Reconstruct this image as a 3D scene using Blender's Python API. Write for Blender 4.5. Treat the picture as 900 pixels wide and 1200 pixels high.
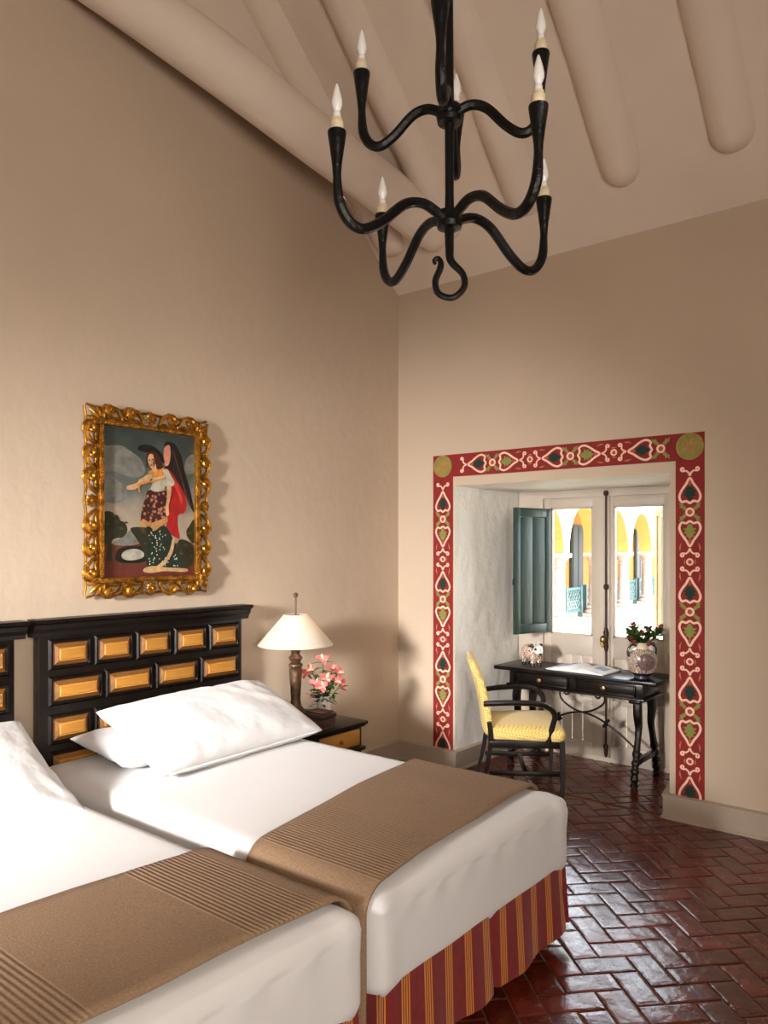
import bpy, bmesh, math, random
from mathutils import Vector, Matrix, noise
R = math.radians; PI = math.pi
sc = bpy.context.scene
for o in list(bpy.data.objects): bpy.data.objects.remove(o)
COL = sc.collection
rnd = random.Random(7)

# ------------------------------------------------------------------ camera, world, light
YAW = R(39.2); CAM = Vector((3.726, -4.746, 1.65))
cam = bpy.data.cameras.new('camera'); co = bpy.data.objects.new('camera', cam); COL.objects.link(co)
cam.sensor_fit = 'HORIZONTAL'; cam.sensor_width = 36; cam.lens = 36.0; cam.clip_end = 200
cam.shift_y = 42 / 900
co.location = CAM; co.rotation_euler = (R(90), 0, YAW); sc.camera = co

w = bpy.data.worlds.new('world'); sc.world = w; w.use_nodes = True
bg = w.node_tree.nodes['Background']; bg.inputs[0].default_value = (.84, .91, 1, 1); bg.inputs[1].default_value = 10.0
def light(name, kind, loc, target, energy, color, **kw):
    l = bpy.data.lights.new(name, kind); o = bpy.data.objects.new(name, l); COL.objects.link(o)
    l.energy = energy; l.color = color
    for k, v in kw.items(): setattr(l, k, v)
    o.location = loc; o.rotation_euler = (Vector(target) - Vector(loc)).to_track_quat('-Z', 'Y').to_euler()
    return o
light('sun', 'SUN', (13, -2.5, 13), (0, 0, 0), 12, (1, .93, .82), angle=R(.6))
# daylight through the window in the back wall (low, towards the corner) and an added soft fill light by the right wall
light('back_window_light', 'AREA', (1.75, -7.28, 2.05), (.2, -.6, .6), 42, (1, .97, .95), shape='RECTANGLE', size=.5, size_y=.7, spread=R(46))
light('right_fill_light', 'AREA', (5.85, -4.9, 1.9), (0, -2.4, 2.0), 128, (1, .915, .81), shape='RECTANGLE', size=2.2, size_y=2.0, spread=R(140))
vs = sc.view_settings; vs.view_transform = 'Standard'; vs.look = 'None'; vs.gamma = 1; vs.use_curve_mapping = False; vs.exposure = .32

# ------------------------------------------------------------------ materials
def srgb(r, g, b): return tuple(((c / 255 + .055) / 1.055) ** 2.4 if c > 10 else c / 255 / 12.92 for c in (r, g, b))
def mat(name, col, rough=.6, metal=0, var=.08, vscale=6, bump=0, bscale=60, rand=0, coat=0, spec=.5, trans=0, sheen=0, emit=None, stretch=None, subs=0, bdist=.02):
    m = bpy.data.materials.new(name); m.use_nodes = True; nt = m.node_tree; N = nt.nodes; L = nt.links
    b = N['Principled BSDF']
    b.inputs['Roughness'].default_value = rough; b.inputs['Metallic'].default_value = metal
    b.inputs['Coat Weight'].default_value = coat; b.inputs['Coat Roughness'].default_value = .12
    b.inputs['Specular IOR Level'].default_value = spec; b.inputs['Transmission Weight'].default_value = trans
    b.inputs['Sheen Weight'].default_value = sheen; b.inputs['Subsurface Weight'].default_value = subs
    if emit: b.inputs['Emission Color'].default_value = (*emit[0], 1); b.inputs['Emission Strength'].default_value = emit[1]
    tc = N.new('ShaderNodeTexCoord'); mp = N.new('ShaderNodeMapping'); L.new(tc.outputs['Object'], mp.inputs[0])
    if stretch: mp.inputs['Scale'].default_value = stretch
    nz = N.new('ShaderNodeTexNoise'); nz.inputs['Scale'].default_value = vscale; nz.inputs['Detail'].default_value = 5
    L.new(mp.outputs[0], nz.inputs['Vector'])
    mx = N.new('ShaderNodeMix'); mx.data_type = 'RGBA'
    mx.inputs['A'].default_value = (*[c * (1 - var) for c in col], 1); mx.inputs['B'].default_value = (*[min(1, c * (1 + var)) for c in col], 1)
    cr = N.new('ShaderNodeValToRGB'); cr.color_ramp.elements[0].position = .3; cr.color_ramp.elements[1].position = .7
    L.new(nz.outputs[0], cr.inputs[0]); L.new(cr.outputs[0], mx.inputs['Factor'])
    out = mx.outputs['Result']
    if rand:
        oi = N.new('ShaderNodeObjectInfo'); hs = N.new('ShaderNodeHueSaturation'); ma = N.new('ShaderNodeMapRange')
        ma.inputs['To Min'].default_value = 1 - rand; ma.inputs['To Max'].default_value = 1 + rand
        L.new(oi.outputs['Random'], ma.inputs['Value']); L.new(ma.outputs[0], hs.inputs['Value']); L.new(out, hs.inputs['Color']); out = hs.outputs[0]
    L.new(out, b.inputs['Base Color'])
    if bump:
        n2 = N.new('ShaderNodeTexNoise'); n2.inputs['Scale'].default_value = bscale; n2.inputs['Detail'].default_value = 4
        L.new(mp.outputs[0], n2.inputs['Vector']); bp = N.new('ShaderNodeBump'); bp.inputs['Strength'].default_value = bump; bp.inputs['Distance'].default_value = bdist
        L.new(n2.outputs[0], bp.inputs['Height']); L.new(bp.outputs[0], b.inputs['Normal'])
    return m
def nodes(m): return m.node_tree.nodes, m.node_tree.links, m.node_tree.nodes['Principled BSDF']
MT = {}
MT['wall'] = mat('wall_plaster', srgb(194, 174, 152), .85, var=.035, vscale=1.3, bump=.22, bscale=9, bdist=.02)
MT['ceil'] = mat('ceiling_plaster', srgb(224, 208, 192), .85, var=.04, vscale=1.5, bump=.35, bscale=5, bdist=.03)
MT['alc'] = mat('alcove_plaster', srgb(242, 238, 230), .8, var=.03, vscale=2, bump=.5, bscale=8, bdist=.03)
MT['base'] = mat('baseboard_paint', srgb(176, 160, 143), .45, var=.06, vscale=3, bump=.1, bscale=20)
MT['joinery'] = mat('window_paint', srgb(196, 182, 166), .42, var=.05, vscale=4, bump=.08, bscale=40)
MT['green'] = mat('green_shutter_paint', srgb(30, 58, 50), .5, var=.15, vscale=7, bump=.15, bscale=30, stretch=(1, 1, .2))
MT['cream_sh'] = mat('cream_shutter_paint', srgb(150, 128, 90), .5, var=.06)
MT['iron'] = mat('black_iron', (.0035, .003, .0028), .42, spec=.3, metal=0, var=.3, vscale=25, bump=.25, bscale=40)
MT['rust'] = mat('brown_iron_rod', srgb(62, 38, 28), .5, metal=.4, var=.3, vscale=30)
MT['brass'] = mat('brass', srgb(176, 140, 90), .3, metal=1, var=.1)
MT['dark'] = mat('dark_stained_wood', (.0065, .0034, .0022), .36, spec=.25, var=.35, vscale=14, bump=.06, bscale=50, stretch=(1, .3, 1), coat=.08)
MT['darkhb'] = mat('headboard_dark_wood', (.0065, .0038, .0026), .38, spec=.25, var=.35, vscale=14, bump=.08, bscale=40)
MT['sheet'] = mat('white_linen', (.675, .655, .645), .75, var=.015, bump=.12, bscale=14, sheen=.2, bdist=.01)
MT['pillow'] = mat('white_pillow_cotton', (.73, .72, .725), .75, var=.015, bump=.35, bscale=11, sheen=.2, bdist=.02)
MT['red'] = mat('border_red_paint', srgb(130, 22, 18), .75, var=.15, vscale=9, bump=.1, bscale=20)
MT['pink'] = mat('border_pale_paint', srgb(240, 196, 170), .8, var=.08, vscale=20)
MT['lgreen'] = mat('border_light_green_paint', srgb(128, 132, 62), .8, var=.15, vscale=25)
MT['dgreen'] = mat('border_dark_green_paint', srgb(12, 46, 36), .8, var=.2, vscale=25)
MT['ochre'] = mat('border_ochre_paint', srgb(172, 118, 66), .8, var=.15, vscale=25)
MT['rose'] = mat('border_dull_rose_paint', srgb(178, 80, 58), .8, var=.15, vscale=25)
MT['gold'] = mat('gilded_wood', srgb(168, 116, 40), .32, metal=.85, var=.6, vscale=22, bump=.3, bscale=60)
MT['shade'] = mat('lamp_shade_cloth', (.86, .80, .70), .8, var=.02)
nn, ll, bb = nodes(MT['shade']); tl = nn.new('ShaderNodeBsdfTranslucent'); tl.inputs[0].default_value = (.9, .8, .65, 1); ms = nn.new('ShaderNodeMixShader'); ms.inputs[0].default_value = .4
ll.new(bb.outputs[0], ms.inputs[1]); ll.new(tl.outputs[0], ms.inputs[2]); ll.new(ms.outputs[0], nn['Material Output'].inputs[0])
MT['bronze'] = mat('worn_bronze', srgb(98, 74, 52), .42, metal=.55, var=.45, vscale=28, bump=.3, bscale=50)
MT['porcelain'] = mat('white_porcelain', (.80, .77, .74), .2, var=.02, coat=.4)
MT['candle'] = mat('cream_candle_tube', srgb(226, 208, 176), .5, var=.12, vscale=30)
MT['bulb'] = mat('frosted_bulb', (.93, .92, .90), .2, var=.01, coat=.3)
MT['stem'] = mat('flower_stem_green', srgb(62, 92, 40), .5, var=.2, rand=.2)
MT['leaf'] = mat('leaf_green', srgb(58, 88, 38), .45, var=.3, vscale=30, rand=.3)
MT['petal'] = mat('coral_pink_petal', srgb(216, 92, 94), .5, var=.2, vscale=40, rand=.12)
MT['petalin'] = mat('cream_petal', srgb(236, 170, 140), .5, var=.15, vscale=40)
MT['redfl'] = mat('red_blossom', srgb(120, 16, 18), .5, var=.3, rand=.2)
MT['paper'] = mat('book_paper', (.86, .85, .83), .55, var=.01)
MT['print'] = mat('book_print', srgb(150, 170, 196), .55, var=.25, vscale=50)
MT['cover'] = mat('book_cover_black', (.02, .018, .017), .4)
MT['blueglaze'] = mat('dark_blue_glaze', srgb(44, 42, 62), .2, var=.2, coat=.4)
MT['tassel'] = mat('cream_fringe', srgb(222, 208, 184), .8)
MT['boxwood'] = mat('dark_red_brown_wood', srgb(58, 34, 26), .4, var=.3, vscale=20)
MT['joint'] = mat('floor_mortar', srgb(104, 66, 52), .8, var=.2, vscale=15, bump=.3, bscale=40)
MT['white_ext'] = mat('whitewashed_wall', (.62, .59, .54), .9, var=.03, vscale=.6)
MT['yellow'] = mat('yellow_ochre_wall', srgb(172, 122, 56), .9, var=.05, vscale=.7)
MT['stone'] = mat('pale_pink_stone', srgb(150, 128, 118), .85, var=.2, vscale=7, bump=.3, bscale=20)
MT['teal'] = mat('teal_paint', srgb(40, 70, 74), .6, var=.08, vscale=3)
MT['dteal'] = mat('dark_green_door_paint', srgb(20, 38, 38), .6, var=.1)
MT['paving'] = mat('courtyard_paving', srgb(214, 204, 184), .9, var=.1, vscale=.8)
MT['lawn'] = mat('dry_lawn', srgb(196, 190, 160), .95, var=.1, vscale=2)

def tile_mat():
    m = mat('glazed_terracotta', srgb(92, 30, 16), .2, var=.5, vscale=9, bump=.5, bscale=13, rand=.35, coat=.3, spec=.4, bdist=.012)
    N, L, b = nodes(m); b.inputs['Coat Roughness'].default_value = .2
    n = N.new('ShaderNodeTexNoise'); n.inputs['Scale'].default_value = 20; n.inputs['Detail'].default_value = 6
    tc = N.new('ShaderNodeTexCoord'); L.new(tc.outputs['Object'], n.inputs['Vector'])
    mr = N.new('ShaderNodeMapRange'); mr.inputs['To Min'].default_value = .12; mr.inputs['To Max'].default_value = .36
    L.new(n.outputs[0], mr.inputs['Value']); L.new(mr.outputs[0], b.inputs['Roughness'])
    return m
MT['tile'] = tile_mat()
def gold_panel():
    m = mat('honey_wood_panel', srgb(190, 132, 56), .4, var=.3, vscale=9, bump=.08, bscale=30, stretch=(1, .35, 2.5), rand=.1, coat=.2)
    return m
MT['honey'] = gold_panel()
MT['honeyedge'] = mat('panel_bevel_wood', srgb(120, 78, 34), .4, var=.35, vscale=12, coat=.2, stretch=(1, .4, 2))
def wave_mask(N, L, coord, scale, off=0):
    s = N.new('ShaderNodeMath'); s.operation = 'MULTIPLY_ADD'; s.inputs[1].default_value = scale; s.inputs[2].default_value = off; L.new(coord, s.inputs[0])
    f = N.new('ShaderNodeMath'); f.operation = 'FRACT'; L.new(s.outputs[0], f.inputs[0]); return f.outputs[0]
def mth(N, L, op, a, b=None):
    n = N.new('ShaderNodeMath'); n.operation = op
    for i, v in enumerate((a, b)):
        if v is None: continue
        if isinstance(v, (int, float)): n.inputs[i].default_value = v
        else: L.new(v, n.inputs[i])
    return n.outputs[0]
def throw_mat(name, bands, lines):
    m = mat(name, srgb(138, 110, 84), .95, var=.2, vscale=160)
    N, L, b = nodes(m); tc = N.new('ShaderNodeTexCoord'); sp = N.new('ShaderNodeSeparateXYZ'); L.new(tc.outputs['Object'], sp.inputs[0])
    y = sp.outputs['Y']; rib = mth(N, L, 'SINE', mth(N, L, 'MULTIPLY', y, 2 * PI / .0165)); tot = None
    for a, c in bands:
        k = mth(N, L, 'MULTIPLY', mth(N, L, 'GREATER_THAN', y, a), mth(N, L, 'LESS_THAN', y, c)); tot = k if tot is None else mth(N, L, 'ADD', tot, k)
    h = mth(N, L, 'MULTIPLY', rib, tot)
    for a in lines:
        k = mth(N, L, 'LESS_THAN', mth(N, L, 'ABSOLUTE', mth(N, L, 'SUBTRACT', y, a)), .004); h = mth(N, L, 'SUBTRACT', h, k)
    nz = N.new('ShaderNodeTexNoise'); nz.inputs['Scale'].default_value = 220; L.new(tc.outputs['Object'], nz.inputs['Vector'])
    h = mth(N, L, 'ADD', h, mth(N, L, 'MULTIPLY', nz.outputs[0], .8))
    bp = N.new('ShaderNodeBump'); bp.inputs['Strength'].default_value = .38; bp.inputs['Distance'].default_value = .003; L.new(h, bp.inputs['Height']); L.new(bp.outputs[0], b.inputs['Normal'])
    return m
def stripe_mat():
    m = mat('striped_skirt_cloth', srgb(116, 22, 22), .85, var=.15, vscale=30, bump=.15, bscale=200, sheen=.2)
    N, L, b = nodes(m); tc = N.new('ShaderNodeTexCoord'); sp = N.new('ShaderNodeSeparateXYZ'); L.new(tc.outputs['Object'], sp.inputs[0])
    t = mth(N, L, 'ADD', sp.outputs['X'], sp.outputs['Y'])
    f = wave_mask(N, L, t, 1 / .118, .3)
    band = mth(N, L, 'LESS_THAN', f, .40); thin = mth(N, L, 'GREATER_THAN', wave_mask(N, L, f, 1 / .1), .46)
    k = mth(N, L, 'MULTIPLY', band, thin)
    mx = N.new('ShaderNodeMix'); mx.data_type = 'RGBA'; L.new(k, mx.inputs['Factor'])
    src = b.inputs['Base Color'].links[0].from_socket; L.new(src, mx.inputs['A']); mx.inputs['B'].default_value = (*srgb(204, 128, 44), 1)
    L.new(mx.outputs['Result'], b.inputs['Base Color']); return m
MT['skirt'] = stripe_mat()
def weave_mat():
    m = mat('yellow_patterned_upholstery', srgb(226, 194, 106), .8, var=.05, sheen=.2)
    N, L, b = nodes(m); tc = N.new('ShaderNodeTexCoord'); mp = N.new('ShaderNodeMapping'); mp.inputs['Rotation'].default_value = (R(45), R(45), R(45)); L.new(tc.outputs['Object'], mp.inputs[0])
    ck = N.new('ShaderNodeTexChecker'); ck.inputs['Scale'].default_value = 105; L.new(mp.outputs[0], ck.inputs['Vector'])
    ck.inputs['Color1'].default_value = (*srgb(240, 218, 146), 1); ck.inputs['Color2'].default_value = (*srgb(204, 160, 66), 1)
    L.new(ck.outputs[0], b.inputs['Base Color']); return m
MT['weave'] = weave_mat()
def speckle_mat(name, a, b2, scale, thr):
    m = mat(name, a, .22, coat=.4); N, L, b = nodes(m)
    v = N.new('ShaderNodeTexVoronoi'); v.inputs['Scale'].default_value = scale; v.distance = 'EUCLIDEAN'
    nz = N.new('ShaderNodeTexNoise'); nz.inputs['Scale'].default_value = scale * 1.2; nz.inputs['Distortion'].default_value = 2.5
    tc = N.new('ShaderNodeTexCoord'); L.new(tc.outputs['Object'], nz.inputs['Vector']); L.new(tc.outputs['Object'], v.inputs['Vector'])
    r = N.new('ShaderNodeValToRGB'); r.color_ramp.elements[0].position = thr - .03; r.color_ramp.elements[1].position = thr + .03
    s = mth(N, L, 'SINE', mth(N, L, 'MULTIPLY', v.outputs['Distance'], 26)); s = mth(N, L, 'MULTIPLY_ADD', s, .5); s = mth(N, L, 'ADD', s, mth(N, L, 'MULTIPLY', nz.outputs[0], .6))
    L.new(s, r.inputs[0]); r.color_ramp.elements[0].color = (*b2, 1); r.color_ramp.elements[1].color = (*a, 1); L.new(r.outputs[0], b.inputs['Base Color']); return m
MT['spiral'] = speckle_mat('white_glaze_with_brown_curls', srgb(236, 222, 204), srgb(140, 76, 50), 34, .8)
MT['talavera'] = speckle_mat('cream_glaze_with_plum_scrollwork', srgb(232, 212, 190), srgb(70, 46, 60), 40, .8)
MT['medallion'] = speckle_mat('plum_medallion_glaze', srgb(150, 118, 112), srgb(74, 48, 58), 60, .95)
def canvas_mat():
    m = mat('painted_sky', srgb(96, 98, 90), .45); N, L, b = nodes(m)
    tc = N.new('ShaderNodeTexCoord'); sp = N.new('ShaderNodeSeparateXYZ'); L.new(tc.outputs['Object'], sp.inputs[0])
    nz = N.new('ShaderNodeTexNoise'); nz.inputs['Scale'].default_value = 7; nz.inputs['Detail'].default_value = 6; L.new(tc.outputs['Object'], nz.inputs['Vector'])
    t = mth(N, L, 'ADD', mth(N, L, 'DIVIDE', sp.outputs['Z'], .82), mth(N, L, 'MULTIPLY', mth(N, L, 'SUBTRACT', nz.outputs[0], .5), .55))
    r = N.new('ShaderNodeValToRGB'); el = r.color_ramp.elements
    el[0].position = 0; el[0].color = (*srgb(70, 46, 34), 1); el[1].position = 1; el[1].color = (*srgb(50, 58, 54), 1)
    for p, c in ((.3, (168, 150, 128)), (.45, (140, 130, 116)), (.62, (96, 102, 96)), (.8, (66, 76, 72))): e = el.new(p); e.color = (*srgb(*c), 1)
    L.new(t, r.inputs[0]); L.new(r.outputs[0], b.inputs['Base Color']); return m
MT['canvas'] = canvas_mat()
def flat(name, r, g, b, var=.25, vs=25): MT[name] = mat('oil_paint_' + name, srgb(r, g, b), .45, var=var, vscale=vs, bump=.1, bscale=80)
for a in (('p_tree', 40, 40, 24), ('p_earth', 88, 46, 28), ('p_earthred', 92, 40, 34), ('p_water', 160, 156, 142), ('p_skin', 196, 150, 112), ('p_hair', 64, 34, 20), ('p_hat', 22, 20, 18), ('p_wing', 28, 22, 20), ('p_wingin', 196, 130, 104), ('p_red', 158, 26, 26), ('p_redhi', 196, 60, 50), ('p_vest', 176, 168, 148), ('p_tunic', 84, 40, 32), ('p_lace', 176, 126, 76), ('p_skirt', 26, 40, 30), ('p_trim', 186, 150, 104), ('p_gold', 196, 130, 60), ('p_cloud', 112, 112, 104), ('p_dot', 206, 200, 176), ('p_shadow', 120, 76, 54), ('p_feather', 70, 50, 42), ('p_leafhi', 66, 62, 34)): flat(*a)
def dotted():
    m = MT['p_tunic']; N, L, b = nodes(m); v = N.new('ShaderNodeTexVoronoi'); v.inputs['Scale'].default_value = 48
    tc = N.new('ShaderNodeTexCoord'); L.new(tc.outputs['Object'], v.inputs['Vector']); r = N.new('ShaderNodeValToRGB')
    r.color_ramp.elements[0].color = (*srgb(176, 120, 92), 1); r.color_ramp.elements[1].color = (*srgb(60, 26, 24), 1); r.color_ramp.elements[0].position = .25; r.color_ramp.elements[1].position = .5
    L.new(v.outputs['Distance'], r.inputs[0]); L.new(r.outputs[0], b.inputs['Base Color'])
dotted()
def glass_mat():
    m = bpy.data.materials.new('window_glass'); m.use_nodes = True; N = m.node_tree.nodes; L = m.node_tree.links
    t = N.new('ShaderNodeBsdfTransparent'); g = N.new('ShaderNodeBsdfGlossy'); g.inputs['Roughness'].default_value = .02
    fr = N.new('ShaderNodeFresnel'); fr.inputs[0].default_value = 1.45; mx = N.new('ShaderNodeMixShader')
    L.new(fr.outputs[0], mx.inputs[0]); L.new(t.outputs[0], mx.inputs[1]); L.new(g.outputs[0], mx.inputs[2]); L.new(mx.outputs[0], N['Material Output'].inputs[0])
    N.remove(N['Principled BSDF']); return m
MT['glass'] = glass_mat()

# ------------------------------------------------------------------ mesh helpers
class MB:
    def __init__(s): s.v = []; s.f = []
    def add(s, v, f, M=None):
        n = len(s.v); s.v += [tuple(M @ Vector(p)) if M else tuple(p) for p in v]; s.f += [tuple(i + n for i in q) for q in f]; return s
    def box(s, x0, x1, y0, y1, z0, z1, M=None):
        return s.add([(x0, y0, z0), (x1, y0, z0), (x1, y1, z0), (x0, y1, z0), (x0, y0, z1), (x1, y0, z1), (x1, y1, z1), (x0, y1, z1)],
                     [(0, 3, 2, 1), (4, 5, 6, 7), (0, 1, 5, 4), (1, 2, 6, 5), (2, 3, 7, 6), (3, 0, 4, 7)], M)
    def bbox(s, x0, x1, y0, y1, z0, z1, b=.004, M=None, seg=2):
        bm = bmesh.new(); bmesh.ops.create_cube(bm, size=1)
        for v in bm.verts: v.co = ((x0 + x1) / 2 + v.co.x * (x1 - x0), (y0 + y1) / 2 + v.co.y * (y1 - y0), (z0 + z1) / 2 + v.co.z * (z1 - z0))
        bmesh.ops.bevel(bm, geom=list(bm.edges), offset=b, segments=seg, affect='EDGES', profile=.5)
        return s.bm(bm, M)
    def bm(s, bm, M=None):
        bm.verts.index_update(); s.add([v.co[:] for v in bm.verts], [[v.index for v in f.verts] for f in bm.faces], M); bm.free(); return s
    def quad(s, a, b, c, d): return s.add([a, b, c, d], [(0, 1, 2, 3)])
    def lathe(s, prof, n=24, M=None, squash=1, cap=True):
        v = []; f = []
        for r, z in prof:
            for i in range(n): a = 2 * PI * i / n; v.append((r * math.cos(a), r * math.sin(a) * squash, z))
        for k in range(len(prof) - 1):
            for i in range(n): j = (i + 1) % n; f.append((k * n + i, k * n + j, (k + 1) * n + j, (k + 1) * n + i))
        if cap:
            if prof[0][0] > 1e-4: f.append(tuple(range(n - 1, -1, -1)))
            if prof[-1][0] > 1e-4: f.append(tuple(range((len(prof) - 1) * n, len(prof) * n)))
        return s.add(v, f, M)
    def tube(s, pts, rad, n=8, M=None, flat=1.0, up=None):
        pts = [Vector(p) for p in pts]; m = len(pts); rr = rad if isinstance(rad, (list, tuple)) else [rad] * m
        v = []; f = []; nrm = None
        for i, p in enumerate(pts):
            t = (pts[min(i + 1, m - 1)] - pts[max(i - 1, 0)]).normalized()
            if nrm is None:
                nrm = Vector(up) if up else (Vector((0, 0, 1)) if abs(t.z) < .9 else Vector((1, 0, 0)))
            nrm = (nrm - t * nrm.dot(t)).normalized(); b = t.cross(nrm)
            for k in range(n): a = 2 * PI * k / n; v.append(p + (nrm * math.cos(a) * flat + b * math.sin(a)) * rr[i])
        for i in range(m - 1):
            for k in range(n): j = (k + 1) % n; f.append((i * n + k, i * n + j, (i + 1) * n + j, (i + 1) * n + k))
        f.append(tuple(range(n - 1, -1, -1))); f.append(tuple(range((m - 1) * n, m * n)))
        return s.add(v, f, M)
    def prism(s, poly, h, M=None):      # polygon in local xy, extruded along z
        n = len(poly); v = [(x, y, 0) for x, y in poly] + [(x, y, h) for x, y in poly]
        return s.add(v, [tuple(range(n - 1, -1, -1)), tuple(range(n, 2 * n))] + [(i, (i + 1) % n, n + (i + 1) % n, n + i) for i in range(n)], M)
    def ribbon(s, pts, wd, h, closed=False, M=None):   # flat ribbon following a 2D path
        n = len(pts); v = []; f = []
        for i, (x, y) in enumerate(pts):
            a = pts[(i - 1) % n] if closed or i else pts[0]; b = pts[(i + 1) % n] if closed or i < n - 1 else pts[-1]
            tx, ty = b[0] - a[0], b[1] - a[1]; l = math.hypot(tx, ty) or 1; nx, ny = -ty / l, tx / l; ww = (wd[i] if isinstance(wd, list) else wd) / 2
            v += [(x + nx * ww, y + ny * ww, h), (x - nx * ww, y - ny * ww, h), (x + nx * ww, y + ny * ww, 0), (x - nx * ww, y - ny * ww, 0)]
        for i in range(n if closed else n - 1):
            a = 4 * i; b = 4 * ((i + 1) % n); f += [(a, a + 1, b + 1, b), (a + 2, a, b, b + 2), (a + 1, a + 3, b + 3, b + 1)]
        return s.add(v, f, M)
    def ball(s, c, r, seg=10, rings=6, sc=(1, 1, 1)):
        prof = [(max(1e-5, r * math.sin(PI * i / rings)), -r * math.cos(PI * i / rings)) for i in range(rings + 1)]
        return s.lathe(prof, seg, Matrix.Translation(c) @ Matrix.Diagonal((*sc, 1)))
    def mesh(s, name, m, smooth=True, ang=38):
        me = bpy.data.meshes.new(name); me.from_pydata(s.v, [], s.f); me.materials.append(m if not isinstance(m, str) else MT[m])
        bm = bmesh.new(); bm.from_mesh(me); bmesh.ops.recalc_face_normals(bm, faces=bm.faces); bm.to_mesh(me); bm.free()
        if smooth: me.shade_smooth(); me.set_sharp_from_angle(angle=R(ang))
        me.update(); return me
    def build(s, name, m, parent=None, smooth=True, ang=38): return link(name, s.mesh(name, m, smooth, ang), parent)
def link(name, me, parent=None, M=None):
    o = bpy.data.objects.new(name, me); COL.objects.link(o)
    if parent: o.parent = parent
    if M is not None: o.matrix_local = M
    return o
def tag(o, label=None, cat=None, group=None, kind=None):
    for k, v in (('label', label), ('category', cat), ('group', group), ('kind', kind)):
        if v: o[k] = v
    return o
def thing(name, label, cat, loc=(0, 0, 0), rz=0, group=None):
    o = bpy.data.objects.new(name, None); COL.objects.link(o); o.empty_display_size = .1
    o.location = loc; o.rotation_euler = (0, 0, rz); return tag(o, label, cat, group)
def struct(o): o['kind'] = 'structure'; return o
def copy_tree(o, parent=None):
    c = o.copy(); COL.objects.link(c); c.parent = parent
    for ch in list(o.children): copy_tree(ch, c)
    return c
def T(x, y, z): return Matrix.Translation((x, y, z))
def RX(a): return Matrix.Rotation(a, 4, 'X')
def RY(a): return Matrix.Rotation(a, 4, 'Y')
def RZ(a): return Matrix.Rotation(a, 4, 'Z')
def catmull(P, n=8, closed=False):
    P = [Vector(p) for p in P]; m = len(P); out = []
    for i in range(m if closed else m - 1):
        g = (lambda k: P[k % m]) if closed else (lambda k: P[max(0, min(m - 1, k))])
        a, b, c, d = g(i - 1), g(i), g(i + 1), g(i + 2)
        for k in range(n):
            t = k / n; out.append(.5 * ((2 * b) + (c - a) * t + (2 * a - 5 * b + 4 * c - d) * t * t + (3 * b - a - 3 * c + d) * t ** 3))
    if not closed: out.append(P[-1])
    return out
def cat2(P, n=6, closed=True): return [(p.x, p.y) for p in catmull([(x, y, 0) for x, y in P], n, closed)]
def proj(p):
    d = Vector(p) - CAM; Rr = math.cos(YAW) * d.x + math.sin(YAW) * d.y; D = -math.sin(YAW) * d.x + math.cos(YAW) * d.y
    return 450 + 900 * Rr / max(D, .01), 642 - 900 * d.z / max(D, .01), D

# ------------------------------------------------------------------ room shell
XR, YB = 6.0, -7.5; EAVE = 3.63; K = .87; RIDGE_Y = YB / 2; RIDGE = EAVE - K * RIDGE_Y
AX0, AX1, ABX0, ABX1, AD, AZ = .531, 2.11, .54, 1.93, .95, 2.11     # alcove: front edges, back edges, depth, soffit
m = MB()
m.add([(0, 0, 0), (0, YB, 0), (0, YB, EAVE), (0, RIDGE_Y, RIDGE), (0, 0, EAVE)], [(0, 1, 2, 3, 4)])
m.add([(-.2, .2, 0), (-.2, YB - .2, 0), (-.2, YB - .2, EAVE + .2), (-.2, RIDGE_Y, RIDGE + .2), (-.2, .2, EAVE + .2)], [(0, 1, 2, 3, 4)])
struct(m.build('wall_left', 'wall', smooth=False))
m = MB()
q = m.quad
q((0, 0, 0), (AX0, 0, 0), (AX0, 0, EAVE), (0, 0, EAVE)); q((AX1, 0, 0), (XR, 0, 0), (XR, 0, EAVE), (AX1, 0, EAVE)); q((AX0, 0, AZ), (AX1, 0, AZ), (AX1, 0, EAVE), (AX0, 0, EAVE))
wf = struct(m.build('wall_front', 'wall', smooth=False))
m = MB(); n = 14                                   # alcove lining, softly uneven plaster
def patch(m, a, b, c, d, nu=14, nv=18, amp=.006):
    a, b, c, d = map(Vector, (a, b, c, d)); nr = (b - a).cross(d - a).normalized(); v = []; f = []
    for j in range(nv + 1):
        for i in range(nu + 1):
            u, t = i / nu, j / nv; p = a * (1 - u) * (1 - t) + b * u * (1 - t) + c * u * t + d * (1 - u) * t
            e = min(u, 1 - u, t, 1 - t) * 8; v.append(p + nr * noise.noise(p * 4) * amp * min(1, e))
    for j in range(nv):
        for i in range(nu): k = j * (nu + 1) + i; f.append((k, k + 1, k + nu + 2, k + nu + 1))
    m.add(v, f)
patch(m, (AX0, 0, 0), (ABX0, AD + .16, 0), (ABX0, AD + .16, AZ), (AX0, 0, AZ)); patch(m, (AX1, 0, 0), (ABX1, AD + .16, 0), (ABX1, AD + .16, AZ), (AX1, 0, AZ))
patch(m, (AX0, 0, AZ), (AX1, 0, AZ), (ABX1, AD + .16, AZ), (ABX0, AD + .16, AZ))
m.build('alcove_lining', 'alc', wf)
m = MB()                                            # outside face of the thick wall
q = m.quad
for x0, x1, z0, z1 in ((-6, .58, -.6, 3.6), (1.93, 8, -.6, 3.6), (.58, 1.93, AZ, 3.6), (.58, 1.93, -.6, .0)): m.box(x0, x1, 1.0, 1.12, z0, z1)
m.build('outer_face', 'white_ext', wf, False)
m = MB(); DX0, DX1, DZ1 = 3.8, 6.0, 2.9             # right wall with an opening added for the fill light, back wall with its window opening
XW = XR
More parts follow.
